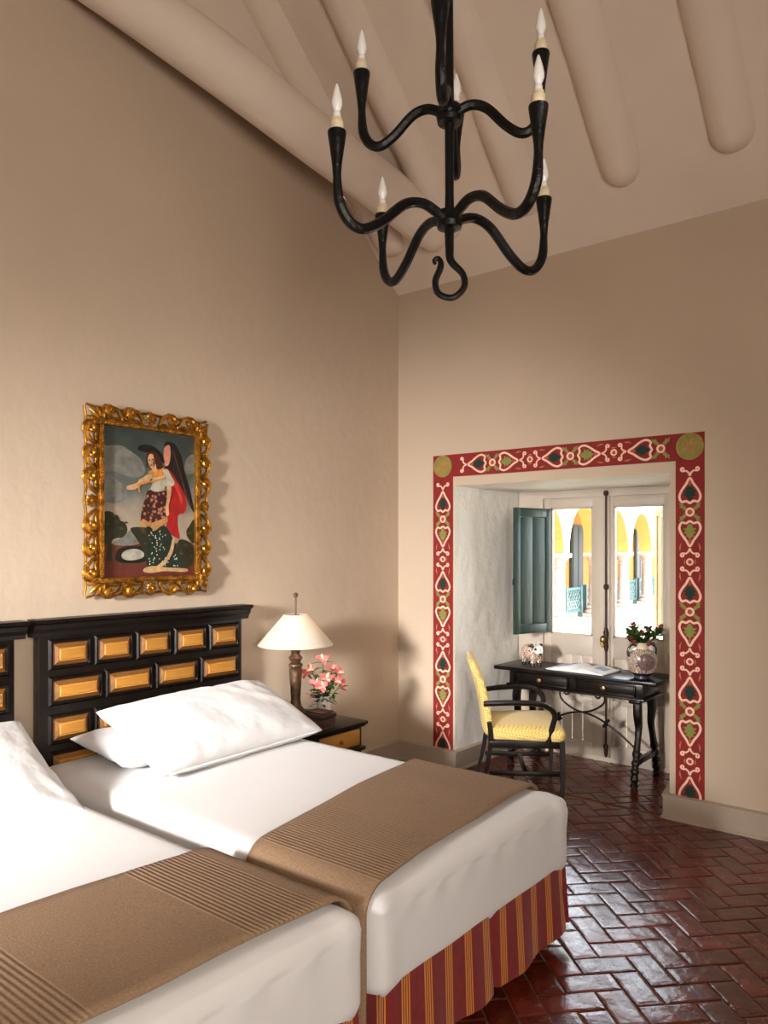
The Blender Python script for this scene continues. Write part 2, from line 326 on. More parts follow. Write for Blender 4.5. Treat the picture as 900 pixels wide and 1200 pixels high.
def wall_hole(m, mk, a0, a1, z1, h0, h1, hz0, hz1):
    for p0, p1, q0, q1 in ((a0, h0, 0, z1), (h1, a1, 0, z1), (h0, h1, 0, hz0), (h0, h1, hz1, z1)): m.quad(mk(p0, q0), mk(p1, q0), mk(p1, q1), mk(p0, q1))
wall_hole(m, lambda a, z: (XR, a, z), YB, 0, EAVE, -6.0, -3.8, .9, 2.9)
m.add([(XR, 0, EAVE), (XR, RIDGE_Y, RIDGE), (XR, YB, EAVE)], [(0, 1, 2)])
struct(m.build('wall_right', 'wall', smooth=False))
m = MB(); wall_hole(m, lambda a, z: (a, YB, z), 0, XR, EAVE, 1.45, 2.05, 1.6, 2.5); struct(m.build('wall_back', 'wall', smooth=False))
# boards closing the two unseen openings; the right opening is added for the fill
m = MB().box(XR + .002, XR + .04, -6.05, -3.75, .85, 2.95); struct(m.build('added_opening_board', 'joinery', smooth=False))
m = MB().box(1.4, 2.1, YB - .04, YB - .002, 1.55, 2.55); struct(m.build('window_3', 'joinery', smooth=False))
# ceiling: two slopes, plastered rafters, the thick beam beside the gable
m = MB()
def slope(m, x0, x1, y0, y1, nu, nv):
    v = []; f = []
    for j in range(nv + 1):
        for i in range(nu + 1):
            x = x0 + (x1 - x0) * i / nu; y = y0 + (y1 - y0) * j / nv; z = EAVE + K * min(-y, y - YB)
            e = min(1, j * 1.0) ; v.append((x, y, z + .018 * noise.noise(Vector((x * 1.7, y * 1.7, 3))) * (0 if j == 0 else 1)))
    for j in range(nv):
        for i in range(nu): k = j * (nu + 1) + i; f.append((k, k + 1, k + nu + 2, k + nu + 1))
    m.add(v, f)
slope(m, 0, XR, 0, RIDGE_Y, 44, 30); slope(m, 0, XR, RIDGE_Y, YB, 20, 12)
ceil = struct(m.build('ceiling', 'ceil'))
m = MB(); m.quad((0, 0.2, EAVE), (XR, .2, EAVE), (XR, RIDGE_Y, RIDGE + .4), (0, RIDGE_Y, RIDGE + .4)); m.quad((0, YB - .2, EAVE), (XR, YB - .2, EAVE), (XR, RIDGE_Y, RIDGE + .4), (0, RIDGE_Y, RIDGE + .4))
m.build('roof_slab', 'ceil', ceil, False)
def log(name, a, b, r, endround=True, seed=0, nseg=26, nn=20):
    a, b = Vector(a), Vector(b); d = (b - a).normalized(); u = d.cross(Vector((0, 0, 1))).normalized(); w2 = u.cross(d); L = (b - a).length
    st = [0, .02, .05, .09, .13] + [.13 + (L - .13) * i / nseg for i in range(1, nseg + 1)]; v = []; f = []
    for t in st:
        k = math.sqrt(max(0, 1 - (1 - min(t, .13) / .13) ** 2)) if endround else 1; k = max(k, .02)
        for i in range(nn):
            an = 2 * PI * i / nn; p = a + d * t; s2 = 1 + .09 * noise.noise(Vector((t * 1.6 + seed * 7, math.cos(an) * .8, math.sin(an) * .8)))
            v.append(p + (u * math.cos(an) + w2 * math.sin(an)) * r * k * s2 + u * .02 * math.sin(t * 1.3 + seed))
    for j in range(len(st) - 1):
        for i in range(nn): k2 = (i + 1) % nn; f.append((j * nn + i, j * nn + k2, (j + 1) * nn + k2, (j + 1) * nn + i))
    f.append(tuple(range(nn)))
    return MB().add(v, f).build(name, 'ceil', ceil)
for i, x in enumerate((.17, .69, 1.31, 1.93, 2.54, 3.15, 3.77, 4.4, 5.0, 5.6)):
    y0 = -.2; log('rafter', (x, y0, EAVE - K * y0 + .055), (x, RIDGE_Y, RIDGE + .055), .13, seed=i)
log('beam', (.60, -.20, 3.87), (.09, -3.3, 4.66), .152, seed=21)
m = MB(); m.add([(.10, -.95, 4.2), (.10, -3.3, 4.66), (.10, RIDGE_Y, RIDGE), (.10, -.95, EAVE + .95 * K)], [(0, 1, 2, 3)]); m.build('gable_infill', 'ceil', ceil, False)

# baseboards
def baseboard(name, pts, h=.15, t=.03, parent=None):
    m = MB()
    for (a, b, nrm) in pts:
        a, b, nv = Vector((*a, 0)), Vector((*b, 0)), Vector((*nrm, 0)); prof = [(t + .014, 0), (t + .014, .012), (t, .02), (t, h - .022), (t + .006, h - .02), (t + .006, h - .006), (.0, h)]
        v = []
        for p in (a, b): v += [p + nv * o + Vector((0, 0, z)) for o, z in prof] + [p]
        k = len(prof) + 1; m.add(v, [tuple(range(k)), tuple(range(2 * k - 1, k - 1, -1))] + [(i, i + 1, k + i + 1, k + i) for i in range(k - 1)])
    return struct(m.build(name, 'base', parent, ang=20))
baseboard('baseboard_left', [((0, YB), (0, 0), (1, 0))])
baseboard('baseboard_front', [((0, 0), (AX0 + .02, 0), (0, -1)), ((AX1 - .02, 0), (XR, 0), (0, -1)), ((AX0, -.033), (ABX0, AD), (1, 0)), ((AX1, -.033), (ABX1, AD), (-1, 0))])

# ------------------------------------------------------------------ floor: mortar bed with herringbone bricks
m = MB().box(0, XR, YB, 1.0, -.05, -.0045); floor = struct(m.build('floor', 'joint', smooth=False))
W = .111; G = .0055; ROT = R(46.5)
def clip(poly, a, b, c):     # keep a*x+b*y<=c
    out = []
    for i, p in enumerate(poly):
        q = poly[(i + 1) % len(poly)]; dp = a * p[0] + b * p[1] - c; dq = a * q[0] + b * q[1] - c
        if dp <= 0: out.append(p)
        if (dp < 0 < dq) or (dq < 0 < dp): t = dp / (dp - dq); out.append((p[0] + (q[0] - p[0]) * t, p[1] + (q[1] - p[1]) * t))
    return out
BR = random.Random(3)
def brick_geo(poly):
    cx = sum(p[0] for p in poly) / len(poly); cy = sum(p[1] for p in poly) / len(poly); n = len(poly)
    dz = BR.uniform(-.001, .001); tx, ty = BR.uniform(-.012, .012), BR.uniform(-.012, .012)
    def zz(x, y): return dz + tx * (x - cx) + ty * (y - cy)
    v = []; 
    for s, z in ((0, -.012), (0, -.0022), (.004, -.0004), (.02, .0006)):
        for x, y in poly:
            l = math.hypot(x - cx, y - cy) or 1; k = max(.1, 1 - s * 1.3 / l); px, py = cx + (x - cx) * k, cy + (y - cy) * k
            v.append((px, py, zz(px, py) + z - .001))
    f = [tuple(range(3 * n, 4 * n))]
    for r in range(3): f += [(r * n + i, r * n + (i + 1) % n, (r + 1) * n + (i + 1) % n, (r + 1) * n + i) for i in range(n)]
    return (cx, cy), v, f
cr_, sr_ = math.cos(ROT), math.sin(ROT); bricks = []
for i in range(-60, 61):
    for j in range(-40, 41):
        bx, by = i + 2 * j, i - 2 * j
        for (x0, y0, x1, y1) in ((bx, by, bx + 2, by + 1), (bx, by + 1, bx + 1, by + 3)):
            g = G / 2 / W; pl = [(x0 + g, y0 + g), (x1 - g, y0 + g), (x1 - g, y1 - g), (x0 + g, y1 - g)]
            pl = [((x * cr_ - y * sr_) * W + 2.43, (x * sr_ + y * cr_) * W - 1.33) for x, y in pl]
            mx_, my_ = sum(p[0] for p in pl) / 4, sum(p[1] for p in pl) / 4
            if not (-.2 < mx_ < XR + .2 and YB - .2 < my_ < 1.2): continue
            pa = clip(clip(clip(pl, 0, 1, -.012), -1, 0, 0), 1, 0, XR)
            if len(pa) > 2: bricks.append(pa)
            if my_ > -.15:
                pb = clip(clip(clip(pl, 0, -1, -.012), -1, 0, -AX0), 1, 0, AX1); pb = clip(pb, 0, 1, .95) if pb else []
                if len(pb) > 2: bricks.append(pb)
def poly_area(p): return abs(sum(p[i][0] * p[(i + 1) % len(p)][1] - p[(i + 1) % len(p)][0] * p[i][1] for i in range(len(p)))) / 2
vis = []; rest = []
for p in bricks:
    if poly_area(p) < .0006: continue
    cx, cy = sum(a for a, _ in p) / len(p), sum(b for _, b in p) / len(p); u, v_, D = proj((cx, cy, 0))
    ok = D > .5 and -10 < u < 915 and v_ < 1225 and not (cx < 2.2 and cy < -1.75) and not (cx < 1.1 and cy < -.3)
    (vis if ok else rest).append((poly_area(p) / D ** 3 if D > 0 else 0, p))
vis.sort(key=lambda t: -t[0]); rest += vis[300:]; vis = vis[:300]
for _, p in vis:
    (cx, cy), v, f = brick_geo(p); me = MB().add([(x - cx, y - cy, z) for x, y, z in v], f).mesh('brick', 'tile', False); link('brick', me, floor, T(cx, cy, 0))
m = MB()
for _, p in rest: c0, v, f = brick_geo(p); m.add(v, f)
rb = m.build('brick_paving', 'tile', floor, False); rb['kind'] = 'stuff'

# ------------------------------------------------------------------ painted border round the alcove
BO0, BO1, BI0, BI1, BZ1, BZ0 = .339, 2.317, .518, 2.148, 2.343, 2.178
m = MB(); tk = .004
m.box(BO0, BI0, -tk, .0, .14, BZ1); m.box(BI1, BO1, -tk, 0, .14, BZ1); m.box(BI0, BI1, -tk, 0, BZ0, BZ1)
trim = struct(m.build('trim_1', 'red', smooth=False)); trim['label'] = 'dark red painted border with hearts and scrolls round the window alcove'
def spiral(cx, cy, r0, r1, a0, turns, n=22):
    return [(cx + (r0 + (r1 - r0) * i / n) * math.cos(a0 + turns * 2 * PI * i / n), cy + (r0 + (r1 - r0) * i / n) * math.sin(a0 + turns * 2 * PI * i / n)) for i in range(n + 1)]
h2 = .0018
# local motif axes: x across the border, y along it (down)
heart = cat2([(0, 0), (.022, .035), (.05, .075), (.062, .112), (.048, .142), (.022, .138), (0, .15), (-.022, .138), (-.048, .142), (-.062, .112), (-.05, .075), (-.022, .035)], 5)
me_heart = MB().ribbon(heart, .0135, h2, True).mesh('heart_outline', 'pink', False)
leafp = [(0, .035), (.009, .055), (.026, .058), (.018, .07), (.038, .082), (.024, .09), (.04, .108), (.02, .108), (.012, .128), (0, .135)]; leafp = leafp + [(-x, y) for x, y in leafp[-2:0:-1]]
me_leafd = MB().prism(leafp, h2).mesh('leaf', 'dgreen', False); me_leafl = MB().prism(leafp, h2).mesh('leaf', 'lgreen', False)
me_tip = MB().prism([(0, .018), (.008, .034), (0, .05), (-.008, .034)], h2 * 1.3).mesh('leaf_tip', 'rose', False)
ring = [(.021 * math.cos(2 * PI * i / 20), .021 * math.sin(2 * PI * i / 20)) for i in range(20)]
me_ring = MB().ribbon(ring, .013, h2 * 1.4, True).mesh('flower_ring', 'pink', False)
me_dot = MB().prism([(.011 * math.cos(2 * PI * i / 12), .011 * math.sin(2 * PI * i / 12)) for i in range(12)], h2).mesh('flower_eye', 'rose', False)
m = MB()
for sx in (-1, 1):
    for sy in (-1, 1): m.prism([(sx * .022, sy * .014), (sx * .036, sy * .012), (sx * .046, sy * .024), (sx * .062, sy * .03), (sx * .056, sy * .04), (sx * .066, sy * .056), (sx * .05, sy * .052), (sx * .044, sy * .056), (sx * .034, sy * .038), (sx * .022, sy * .03)], h2)
me_sprig = m.mesh('leaf_sprig', 'lgreen', False)
m = MB()
for sx in (-1, 1):
    for sy in (-1, 1):
        sp_ = [(sx * x, sy * y) for x, y in [(0, .082), (.008, .062), (.022, .05), (.036, .052)] + spiral(.043, .040, .013, .004, 2.0, -1.05, 14)]
        m.ribbon(sp_, .0105, h2 * 1.2)
me_scroll = m.mesh('scroll', 'pink', False)
m = MB()
for sx in (-1, 1): m.ribbon([(sx * x, y) for x, y in [(0, .082), (.008, .062), (.022, .05), (.036, .052)] + spiral(.043, .040, .013, .004, 2.0, -1.05, 14)], .0105, h2 * 1.2)
me_half = m.mesh('scroll', 'pink', False)
m = MB()
for sx in (-1, 1):
    for sy in (-1, 1): m.prism([(sx * .058, sy * .062), (sx * .064, sy * .09), (sx * .05, sy * .118), (sx * .054, sy * .085)], h2); 
    m.prism([(sx * .03, -.02), (sx * .036, 0), (sx * .03, .02), (sx * .027, 0)], h2)
me_dash = m.mesh('ochre_stroke', 'ochre', False)
def motif(me, M): link(me.name, me, trim, M)
def run(base, n0, n1, flip=False, mid=(True, True)):   # base maps (across, along, out) to the wall
    for k in range(n0, n1):
        B = base @ T(0, .6 * k, 0); yield B
def border_strip(base, items):
    for kind, y in items:
        B = base @ T(0, y, 0)
        if kind == 'S':
            for me in (me_scroll, me_dash): motif(me, B)
            motif(me_ring, B @ Matrix.Diagonal((.8, .8, 1, 1))); motif(me_dot, B @ Matrix.Diagonal((.6, .6, 1, 1)))
        elif kind == 'H': motif(me_half, B)
        elif kind == 'F': motif(me_ring, B); motif(me_dot, B); motif(me_sprig, B)
        elif kind == 'D': motif(me_heart, B); motif(me_leafd, B); motif(me_tip, B)
        elif kind == 'L':
            B = B @ RZ(PI); motif(me_heart, B); motif(me_leafl, B); motif(me_tip, B)
def items(n, extra): 
    out = []
    for k in range(n): out += [('S', .6 * k), ('D', .6 * k + .095), ('F', .6 * k + .30), ('L', .6 * k + .505)]
    return out + extra
def basis(o, ax, al): ax, al = Vector(ax), Vector(al); nz = Vector((0, -1, 0)); return Matrix(((ax.x, al.x, nz.x, o[0]), (ax.y, al.y, nz.y, o[1]), (ax.z, al.z, nz.z, o[2]), (0, 0, 0, 1)))
half = [('H', 0)] + items(3, [('S', 1.8), ('D', 1.895)])[1:]
for cx in ((BO0 + BI0) / 2, (BO1 + BI1) / 2): border_strip(basis((cx, -tk, 2.165), (1, 0, 0), (0, 0, -1)), half)
border_strip(basis((BI0 + .040, -tk, (BZ0 + BZ1) / 2), (0, 0, 1), (1, 0, 0)), [('H', 0)] + items(2, [('S', 1.2), ('D', 1.295), ('F', 1.5)])[1:])
disc = lambda r: [(r * math.cos(2 * PI * i / 32), r * math.sin(2 * PI * i / 32)) for i in range(32)]
for cx in ((BO0 + BI0) / 2, (BO1 + BI1) / 2):
    B = basis((cx, -tk, (BZ0 + BZ1) / 2), (1, 0, 0), (0, 0, -1)); ro = MB().prism(disc(.080), h2 * 1.5).build('roundel', 'lgreen', trim, False); ro.matrix_local = B
    m = MB().ribbon(disc(.078), .008, h2 * 2.2, True)
    for k in range(8):
        a = k * PI / 4 + .3; c, s = math.cos(a), math.sin(a); m.prism([(x * c - y * s, x * s + y * c) for x, y in [(.006, 0), (.02, .0075), (.048, .009), (.052, 0), (.048, -.009), (.02, -.0075)]], h2 * 2.2)
    o = m.build('roundel_petals', 'ochre', ro, False)

# ------------------------------------------------------------------ window
win = struct(MB().box(.55, .77, .93, 1.02, 0, AZ).box(1.80, 1.93, .93, 1.02, 0, AZ).box(.77, 1.80, .93, 1.02, 2.05, AZ).box(.77, 1.80, .935, 1.02, -.05, .032).build('window_1', 'joinery', smooth=False))
win['label'] = 'grey painted double casement window with panelled lower doors'
def casement(x0, x1, gx0, gx1):
    m = MB(); y0, y1 = .945, .99
    m.bbox(x0, gx0, y0, y1, .03, 2.05, .004); m.bbox(gx1, x1, y0, y1, .03, 2.05, .004)
    m.bbox(gx0 - .003, gx1 + .003, y0, y1, 1.97, 2.05, .004); m.bbox(gx0 - .003, gx1 + .003, y0, y1, .80, .958, .004); m.bbox(gx0 - .003, gx1 + .003, y0, y1, .03, .13, .004)
    c = m.build('casement', 'joinery', win)
    m = MB(); 
    for a, b in (((gx0, .958), (gx0 + .012, 1.97)), ((gx1 - .012, .958), (gx1, 1.97)), ((gx0, 1.958), (gx1, 1.97)), ((gx0, .958), (gx1, .97))): m.box(a[0], b[0], y0 + .004, y1 - .012, a[1], b[1])
    m.build('glazing_bead', 'joinery', c, False)
    MB().box(gx0, gx1, .968, .972, .958, 1.97).build('pane', 'glass', c, False)
    n = 4
    for i in range(n):
        a = gx0 + (gx1 - gx0) * i / n; b = gx0 + (gx1 - gx0) * (i + 1) / n
        for z0, z1 in ((.13, .44), (.47, .80)): MB().bbox(a + .002, b - .002, y0 + .012, y1 - .01, z0, z1, .006).build('panel_board', 'joinery', c)
    MB().bbox(gx0, gx1, y0, y1, .435, .475, .004).build('mid_rail', 'joinery', c)
    return c
casement(.772, 1.292, .835, 1.19); casement(1.335, 1.80, 1.36, 1.748)
MB().bbox(1.288, 1.338, .925, .985, .03, 2.05, .006).build('meeting_stile', 'joinery', win)
m = MB().tube([(1.318, .905, .05), (1.318, .905, 2.09)], .0075, 8)
for z in (2.07, 1.35, .12): m.lathe([(.012, -.02), (.02, -.008), (.02, .008), (.012, .02)], 10, T(1.318, .905, z))
m.lathe([(.004, -.06), (.014, -.04), (.016, 0), (.01, .03)], 10, T(1.318, .905, .1)); m.lathe([(.01, -.09), (.017, -.06), (.014, 0), (.02, .05), (.01, .09)], 10, T(1.318, .905, .945))
rod = m.build('bolt_rod', 'rust', win)
MB().ball((1.305, .875, .945), .022, 12, 8, (1, .8, 1.5)).tube([(1.305, .885, .96), (1.30, .868, .91), (1.31, .87, .885)], [.01, .012, .008], 8).build('knob', 'brass', rod)
def shutter(hx, hy, fx, fy, mt, z0=.975, z1=1.965):
    L = math.hypot(fx - hx, fy - hy); a = math.atan2(fy - hy, fx - hx); M = T(hx, hy, 0) @ RZ(a); m = MB()
    m.bbox(0, .055, -.014, .014, z0, z1, .003); m.bbox(L - .055, L, -.014, .014, z0, z1, .003); m.bbox(.05, L - .05, -.014, .014, z0, z0 + .07, .003); m.bbox(.05, L - .05, -.014, .014, z1 - .07, z1, .003)
    o = m.build('shutter', mt, win); o.matrix_local = M
    for i in range(2):
        w2 = (L - .11) / 2; MB().bbox(.055 + w2 * i + .003, .055 + w2 * (i + 1) - .003, -.008, .008, z0 + .073, z1 - .073, .004).build('panel_board', mt, o)
    return o
sh = shutter(.832, .925, .735, .525, 'green')
MB().tube([(0.41, 0, 1.42), (.425, .0, 1.40), (.425, .0, 1.36)], .005, 6).build('latch', 'iron', sh)
shutter(1.765, 1.03, 1.575, 1.26, 'cream_sh')

# ------------------------------------------------------------------ courtyard outside
struct(MB().box(-30, 30, 1.12, 60, -.7, -.5).build('courtyard_ground', 'paving', smooth=False))
tag(MB().box(-5.0, 10, 4.5, 40, -.5, -.45).build('lawn', 'lawn', smooth=False), 'pale sunlit lawn in front of the arcade', 'lawn', kind='stuff')
AP = Vector((-5.95, 14.75, -.5)); AV = Vector((-.365, 3.2, 0)); SP = AV.length; AM = T(*AP) @ RZ(math.atan2(AV.y, AV.x))   # local x along the arcade, local -y towards the courtyard
ar = MB(); so = MB(); SPR = 2.0; RA = 1.40; TH = .46; TOP = 7.0
for k in range(-3, 9):
    c = (k + .5) * SP; n = 24; hs = SP / 2
    arc = [(c + RA * math.cos(PI * i / n), SPR + RA * math.sin(PI * i / n)) for i in range(n + 1)]
    for y in (-TH / 2, TH / 2):
        pts = [(c + hs, SPR), *arc, (c - hs, SPR), (c - hs, TOP), (c + hs, TOP)]
        for i in range(n):
            x0, z0 = arc[i]; x1, z1 = arc[i + 1]; ar.quad((x0, y, z0), (x1, y, z1), (x1, y, TOP), (x0, y, TOP))
        for s in (-1, 1): ar.quad((c + s * RA, y, SPR), (c + s * hs, y, SPR), (c + s * hs, y, TOP), (c + s * RA, y, TOP))
    for i in range(n):
        x0, z0 = arc[i]; x1, z1 = arc[i + 1]; so.quad((x0, -TH / 2, z0), (x1, -TH / 2, z1), (x1, TH / 2, z1), (x0, TH / 2, z0))
    so.quad((c + RA, -TH / 2, SPR), (c + hs, -TH / 2, SPR), (c + hs, TH / 2, SPR), (c + RA, TH / 2, SPR)); so.quad((c - RA, -TH / 2, SPR), (c - hs, -TH / 2, SPR), (c - hs, TH / 2, SPR), (c - RA, TH / 2, SPR))
aw = struct(ar.build('wall_arcade', 'white_ext', smooth=False)); aw.matrix_world = AM
so.build('arch_soffit', 'yellow', aw)
gb = struct(MB().box(-10, 28, 3.2, 3.4, 0, TOP).build('wall_gallery', 'yellow', smooth=False)); gb.matrix_world = AM
MB().box(-10, 28, .2, 3.3, 4.2, 4.4).build('gallery_ceiling', 'yellow', gb, False)
for k in (3.13, 6.2):
    dr = MB().box(k * SP, (k + .45) * SP, 3.08, 3.18, 0, 3.1).build('gallery_door', 'dteal', gb, False)
    for i in range(2): MB().box((k + .03 + .21 * i) * SP, (k + .21 + .21 * i) * SP, 3.05, 3.08, .15, 3.0).build('door_leaf', 'dteal', dr, False)
proto = thing('stone_column', 'pale stone column of the arcade standing in the courtyard', 'column', group='columns of the courtyard arcade')
MB().bbox(-.30, .30, -.30, .30, 0, .12, .02).lathe([(.29, .12), (.31, .16), (.29, .21), (.23, .24), (.235, .27), (.26, .30), (.23, .33), (.19, .36)], 20).build('base', 'stone', proto)
MB().lathe([(.19, .36), (.185, .9), (.165, 1.6)], 20).build('shaft', 'stone', proto)
MB().lathe([(.165, 1.6), (.20, 1.62), (.20, 1.65), (.17, 1.67), (.18, 1.72), (.24, 1.82), (.28, 1.88)], 20).bbox(-.31, .31, -.28, .28, 1.87, 2.0, .02).build('capital', 'stone', proto)
for k in range(-1, 7):
    c = proto if k == -1 else copy_tree(proto); c.location = AM @ Vector((k * SP, 0, 0)); c.rotation_euler[2] = math.atan2(AV.y, AV.x)
pb = thing('lattice_balustrade', 'teal wooden lattice balustrade between two arcade columns', 'balustrade', group='teal balustrades between the columns')
m = MB(); L0, L1, zb, zt = .25, SP - .25, .22, .86
lt = MB()
for i in range(-8, 34):
    for s in (-1, 1):
        x = L0 + i * .22; a = (x, zb); b = (x + .64, zt) ; 
        if s < 0: a, b = (x, zt), (x + .64, zb)
        (xa, za), (xb, zb2) = a, b
        if xb <= L0 or xa >= L1: continue
        ta = max(0, (L0 - xa) / (xb - xa)); tb = min(1, (L1 - xa) / (xb - xa)); pa = Vector((xa + (xb - xa) * ta, .0, za + (zb2 - za) * ta)); pb2 = Vector((xa + (xb - xa) * tb, .0, za + (zb2 - za) * tb))
        lt.tube([pa, pb2], .022, 4)
lt.build('lattice', 'teal', pb, False)['kind'] = 'stuff'
for z in (zb - .05, zt): MB().box(L0, L1, -.04, .04, z, z + .08).build('rail', 'teal', pb, False)
for x in (L0, (L0 + L1) / 2, L1): MB().box(x - .06, x + .06, -.06, .06, .0, .98).build('post', 'teal', pb, False)
for k in range(-1, 6):
    c = pb if k == -1 else copy_tree(pb); c.location = AM @ Vector((k * SP, .38, 0)); c.rotation_euler[2] = math.atan2(AV.y, AV.x)

# ------------------------------------------------------------------ beds
def rounded_box(lx, ly, lz, r, n, warp=None):
    m = MB(); bm = bmesh.new()
    for ax in range(3):
        for s in (-1, 1):
            g = []
            for j in range(n + 1):
                row = []
                for i in range(n + 1):
                    a = math.tan((i / n - .5) * 2 * .7854 * .96) / math.tan(.7854 * .96); b = math.tan((j / n - .5) * 2 * .7854 * .96) / math.tan(.7854 * .96)
                    p = [0, 0, 0]; p[ax] = s; p[(ax + 1) % 3] = a; p[(ax + 2) % 3] = b
                    h = Vector((lx / 2, ly / 2, lz / 2)); P = Vector((p[0] * h.x, p[1] * h.y, p[2] * h.z))
                    inn = Vector((max(-h.x + r, min(h.x - r, P.x)), max(-h.y + r, min(h.y - r, P.y)), max(-h.z + r, min(h.z - r, P.z)))); d = P - inn
                    P = inn + (d.normalized() * r if d.length > 1e-6 else d)
                    if warp: P = warp(P)
                    row.append(bm.verts.new(P))
                g.append(row)
            for j in range(n):
                for i in range(n): bm.faces.new((g[j][i], g[j][i + 1], g[j + 1][i + 1], g[j + 1][i]))
    bmesh.ops.remove_doubles(bm, verts=bm.verts, dist=1e-5); return m.bm(bm)
BT = .61; BX0, BX1 = .12, 2.27
BEDS = ((-2.985, -1.735), (-4.315, -3.065))
def make_bed(y0, y1, label):
    t = thing('twin_bed', label, 'bed', ((BX0 + BX1) / 2, (y0 + y1) / 2, 0), group='beds side by side')
    lx, ly = BX1 - BX0, y1 - y0
    def warp(P):
        q = P.copy(); 
        k = noise.noise(Vector((P.x * 3 + y0, P.y * 3, P.z * 5))) * .003
        if P.x > lx / 2 - .08 and P.z < .1: k += .006 * math.sin(P.y * 34 + 3 * noise.noise(Vector((P.y * 2, y0, P.z * 2)))) * max(0, min(1, (P.z - .02) * 14))
        q += P.normalized() * k
        if P.z < -.05: q.x += (P.x > 0) * .02 * (-.05 - P.z) * 0
        if P.z > 0: q.z += .012 * (1 - (2 * P.y / ly) ** 2)
        # gathered corner at the foot
        cx_, cy_ = max(0, 1 - (lx / 2 - P.x) / .10), max(0, 1 - (ly / 2 - abs(P.y)) / .10)
        if cx_ * cy_ > 0: q += Vector((.03, .03 * (1 if P.y > 0 else -1), .02 if P.z > .08 else 0)) * cx_ * cy_
        return q
    cv = rounded_box(lx, ly, .34, .07, 44, warp).build('duvet', 'sheet', t, ang=80); cv.location = (0, 0, .61 - .17)
    MB().bbox(-lx / 2 + .03, lx / 2 - .04, -ly / 2 + .04, ly / 2 - .04, .12, .30, .02).build('box_base', 'tassel', t)
    # gathered striped skirt with inverted pleats, hanging off the base
    path = []
    def seg(a, b, n, nx, ny, pleats):
        for i in range(n):
            u = i / n; x = a[0] + (b[0] - a[0]) * u; y = a[1] + (b[1] - a[1]) * u; d = 0
            for pc in pleats: d -= .035 * math.exp(-((u - pc) / .012) ** 2)
            path.append((x, y, nx, ny, d))
    hx, hy = lx / 2 - .004, ly / 2 - .01
    seg((-hx, hy), (hx, hy), 60, 0, 1, (.5, )); seg((hx, hy), (hx, -hy), 90, 1, 0, (.48, .02, .98)); seg((hx, -hy), (-hx, -hy), 60, 0, -1, (.5, ))
    path.append((-hx, -hy, 0, -1, 0)); v = []; f = []; nz_ = 9
    for x, y, nx, ny, d in path:
        for k in range(nz_ + 1):
            s = k / nz_; fl = s * .03 + (d * (.3 + .7 * s)) + s * .010 * math.sin((x + y) * 21); v.append((x + nx * fl, y + ny * fl, .335 - s * (.275 + .012 * math.sin((x * 7 + y * 5)))))
    for i in range(len(path) - 1):
        for k in range(nz_): a = i * (nz_ + 1) + k; f.append((a, a + nz_ + 1, a + nz_ + 2, a + 1))
    MB().add(v, f).build('bed_skirt', 'skirt', t, ang=80)
    for sx in (-1, 1):
        for sy in (-1, 1):
            lg = MB().lathe([(.028, .05), (.028, .13)], 12, T(sx * (lx / 2 - .12), sy * (ly / 2 - .10), 0)).build('leg', 'iron', t)
            MB().lathe([(.008, -.014), (.026, -.012), (.026, .012), (.008, .014)], 14, T(sx * (lx / 2 - .12), sy * (ly / 2 - .10), .027) @ RX(R(90))).build('castor', 'iron', lg)
    return t
make_bed(*BEDS[0], 'white twin bed with striped red and gold skirt beside the nightstand')
make_bed(*BEDS[1], 'white twin bed set under the headboard furthest from the alcove, no nightstand beside it')

def make_headboard(y1, w_, label):
    t = thing('headboard', label, 'headboard', (0.035, y1 - w_ / 2, 0), group='panelled headboards'); h = w_ / 2
    MB().bbox(-.01, .04, -h + .03, h - .05, .03, 1.235, .004).build('frame_board', 'darkhb', t)
    m = MB()
    prof = [(.045, 1.215), (.05, 1.235), (.065, 1.255), (.07, 1.275), (.092, 1.285), (.092, 1.302), (-.01, 1.302), (-.01, 1.215)]
    v = []
    for y, e in ((-h, 0), (h, 0)): v += [(x, y, z) for x, z in prof]
    k = len(prof); m.add(v, [tuple(range(k)), tuple(range(2 * k - 1, k - 1, -1))] + [(i, (i + 1) % k, k + (i + 1) % k, k + i) for i in range(k)]); m.build('cornice', 'darkhb', t, ang=20)
    def panel(yc, zc, pw, ph):
        o = MB()
        a, b = pw / 2, ph / 2          # dark raised surround, bevelled edge, raised field
        rings = [(a + .022, b + .022, .04), (a + .012, b + .012, .054), (a + .004, b + .004, .054), (a, b, .047)]
        v = []; f = []
        for ra, rb_, x in rings: v += [(x, -ra, -rb_), (x, ra, -rb_), (x, ra, rb_), (x, -ra, rb_)]
        for r in range(3): f += [(r * 4 + i, r * 4 + (i + 1) % 4, r * 4 + 4 + (i + 1) % 4, r * 4 + 4 + i) for i in range(4)]
        s = o.add(v, f).build('panel_surround', 'darkhb', t, False); s.location = (0, yc, zc)
        v = []; f = []
        for e, x in ((0, .046), (.022, .062), (.026, .0605), (.031, .0645)): v += [(x, -a + e, -b + e), (x, a - e, -b + e), (x, a - e, b - e), (x, -a + e, b - e)]
        p = MB().add(v[:8], [(i, (i + 1) % 4, 4 + (i + 1) % 4, 4 + i) for i in range(4)]).build('panel', 'honeyedge', s, False)
        for r in (1, 2): f += [(r * 4 + i, r * 4 + (i + 1) % 4, r * 4 + 4 + (i + 1) % 4, r * 4 + 4 + i) for i in range(4)]
        f.append((12, 13, 14, 15)); MB().add(v, f).build('panel_field', 'honey', s, False)
    y0 = -h + .095; zt = (1.182, .996, .812, .63, .45)
    for r, z in enumerate(zt):
        if r % 2 == 0:
            for i in range(5): panel(y0 + .0975 + .2425 * i, z - .058, .185, .108)
        else:
            for i in range(4): panel(y0 + .13 + .302 * i, z - .053, .248, .102)
    return t
make_headboard(-1.600, 1.35, 'dark wood headboard with honey panels under the gilt framed painting')
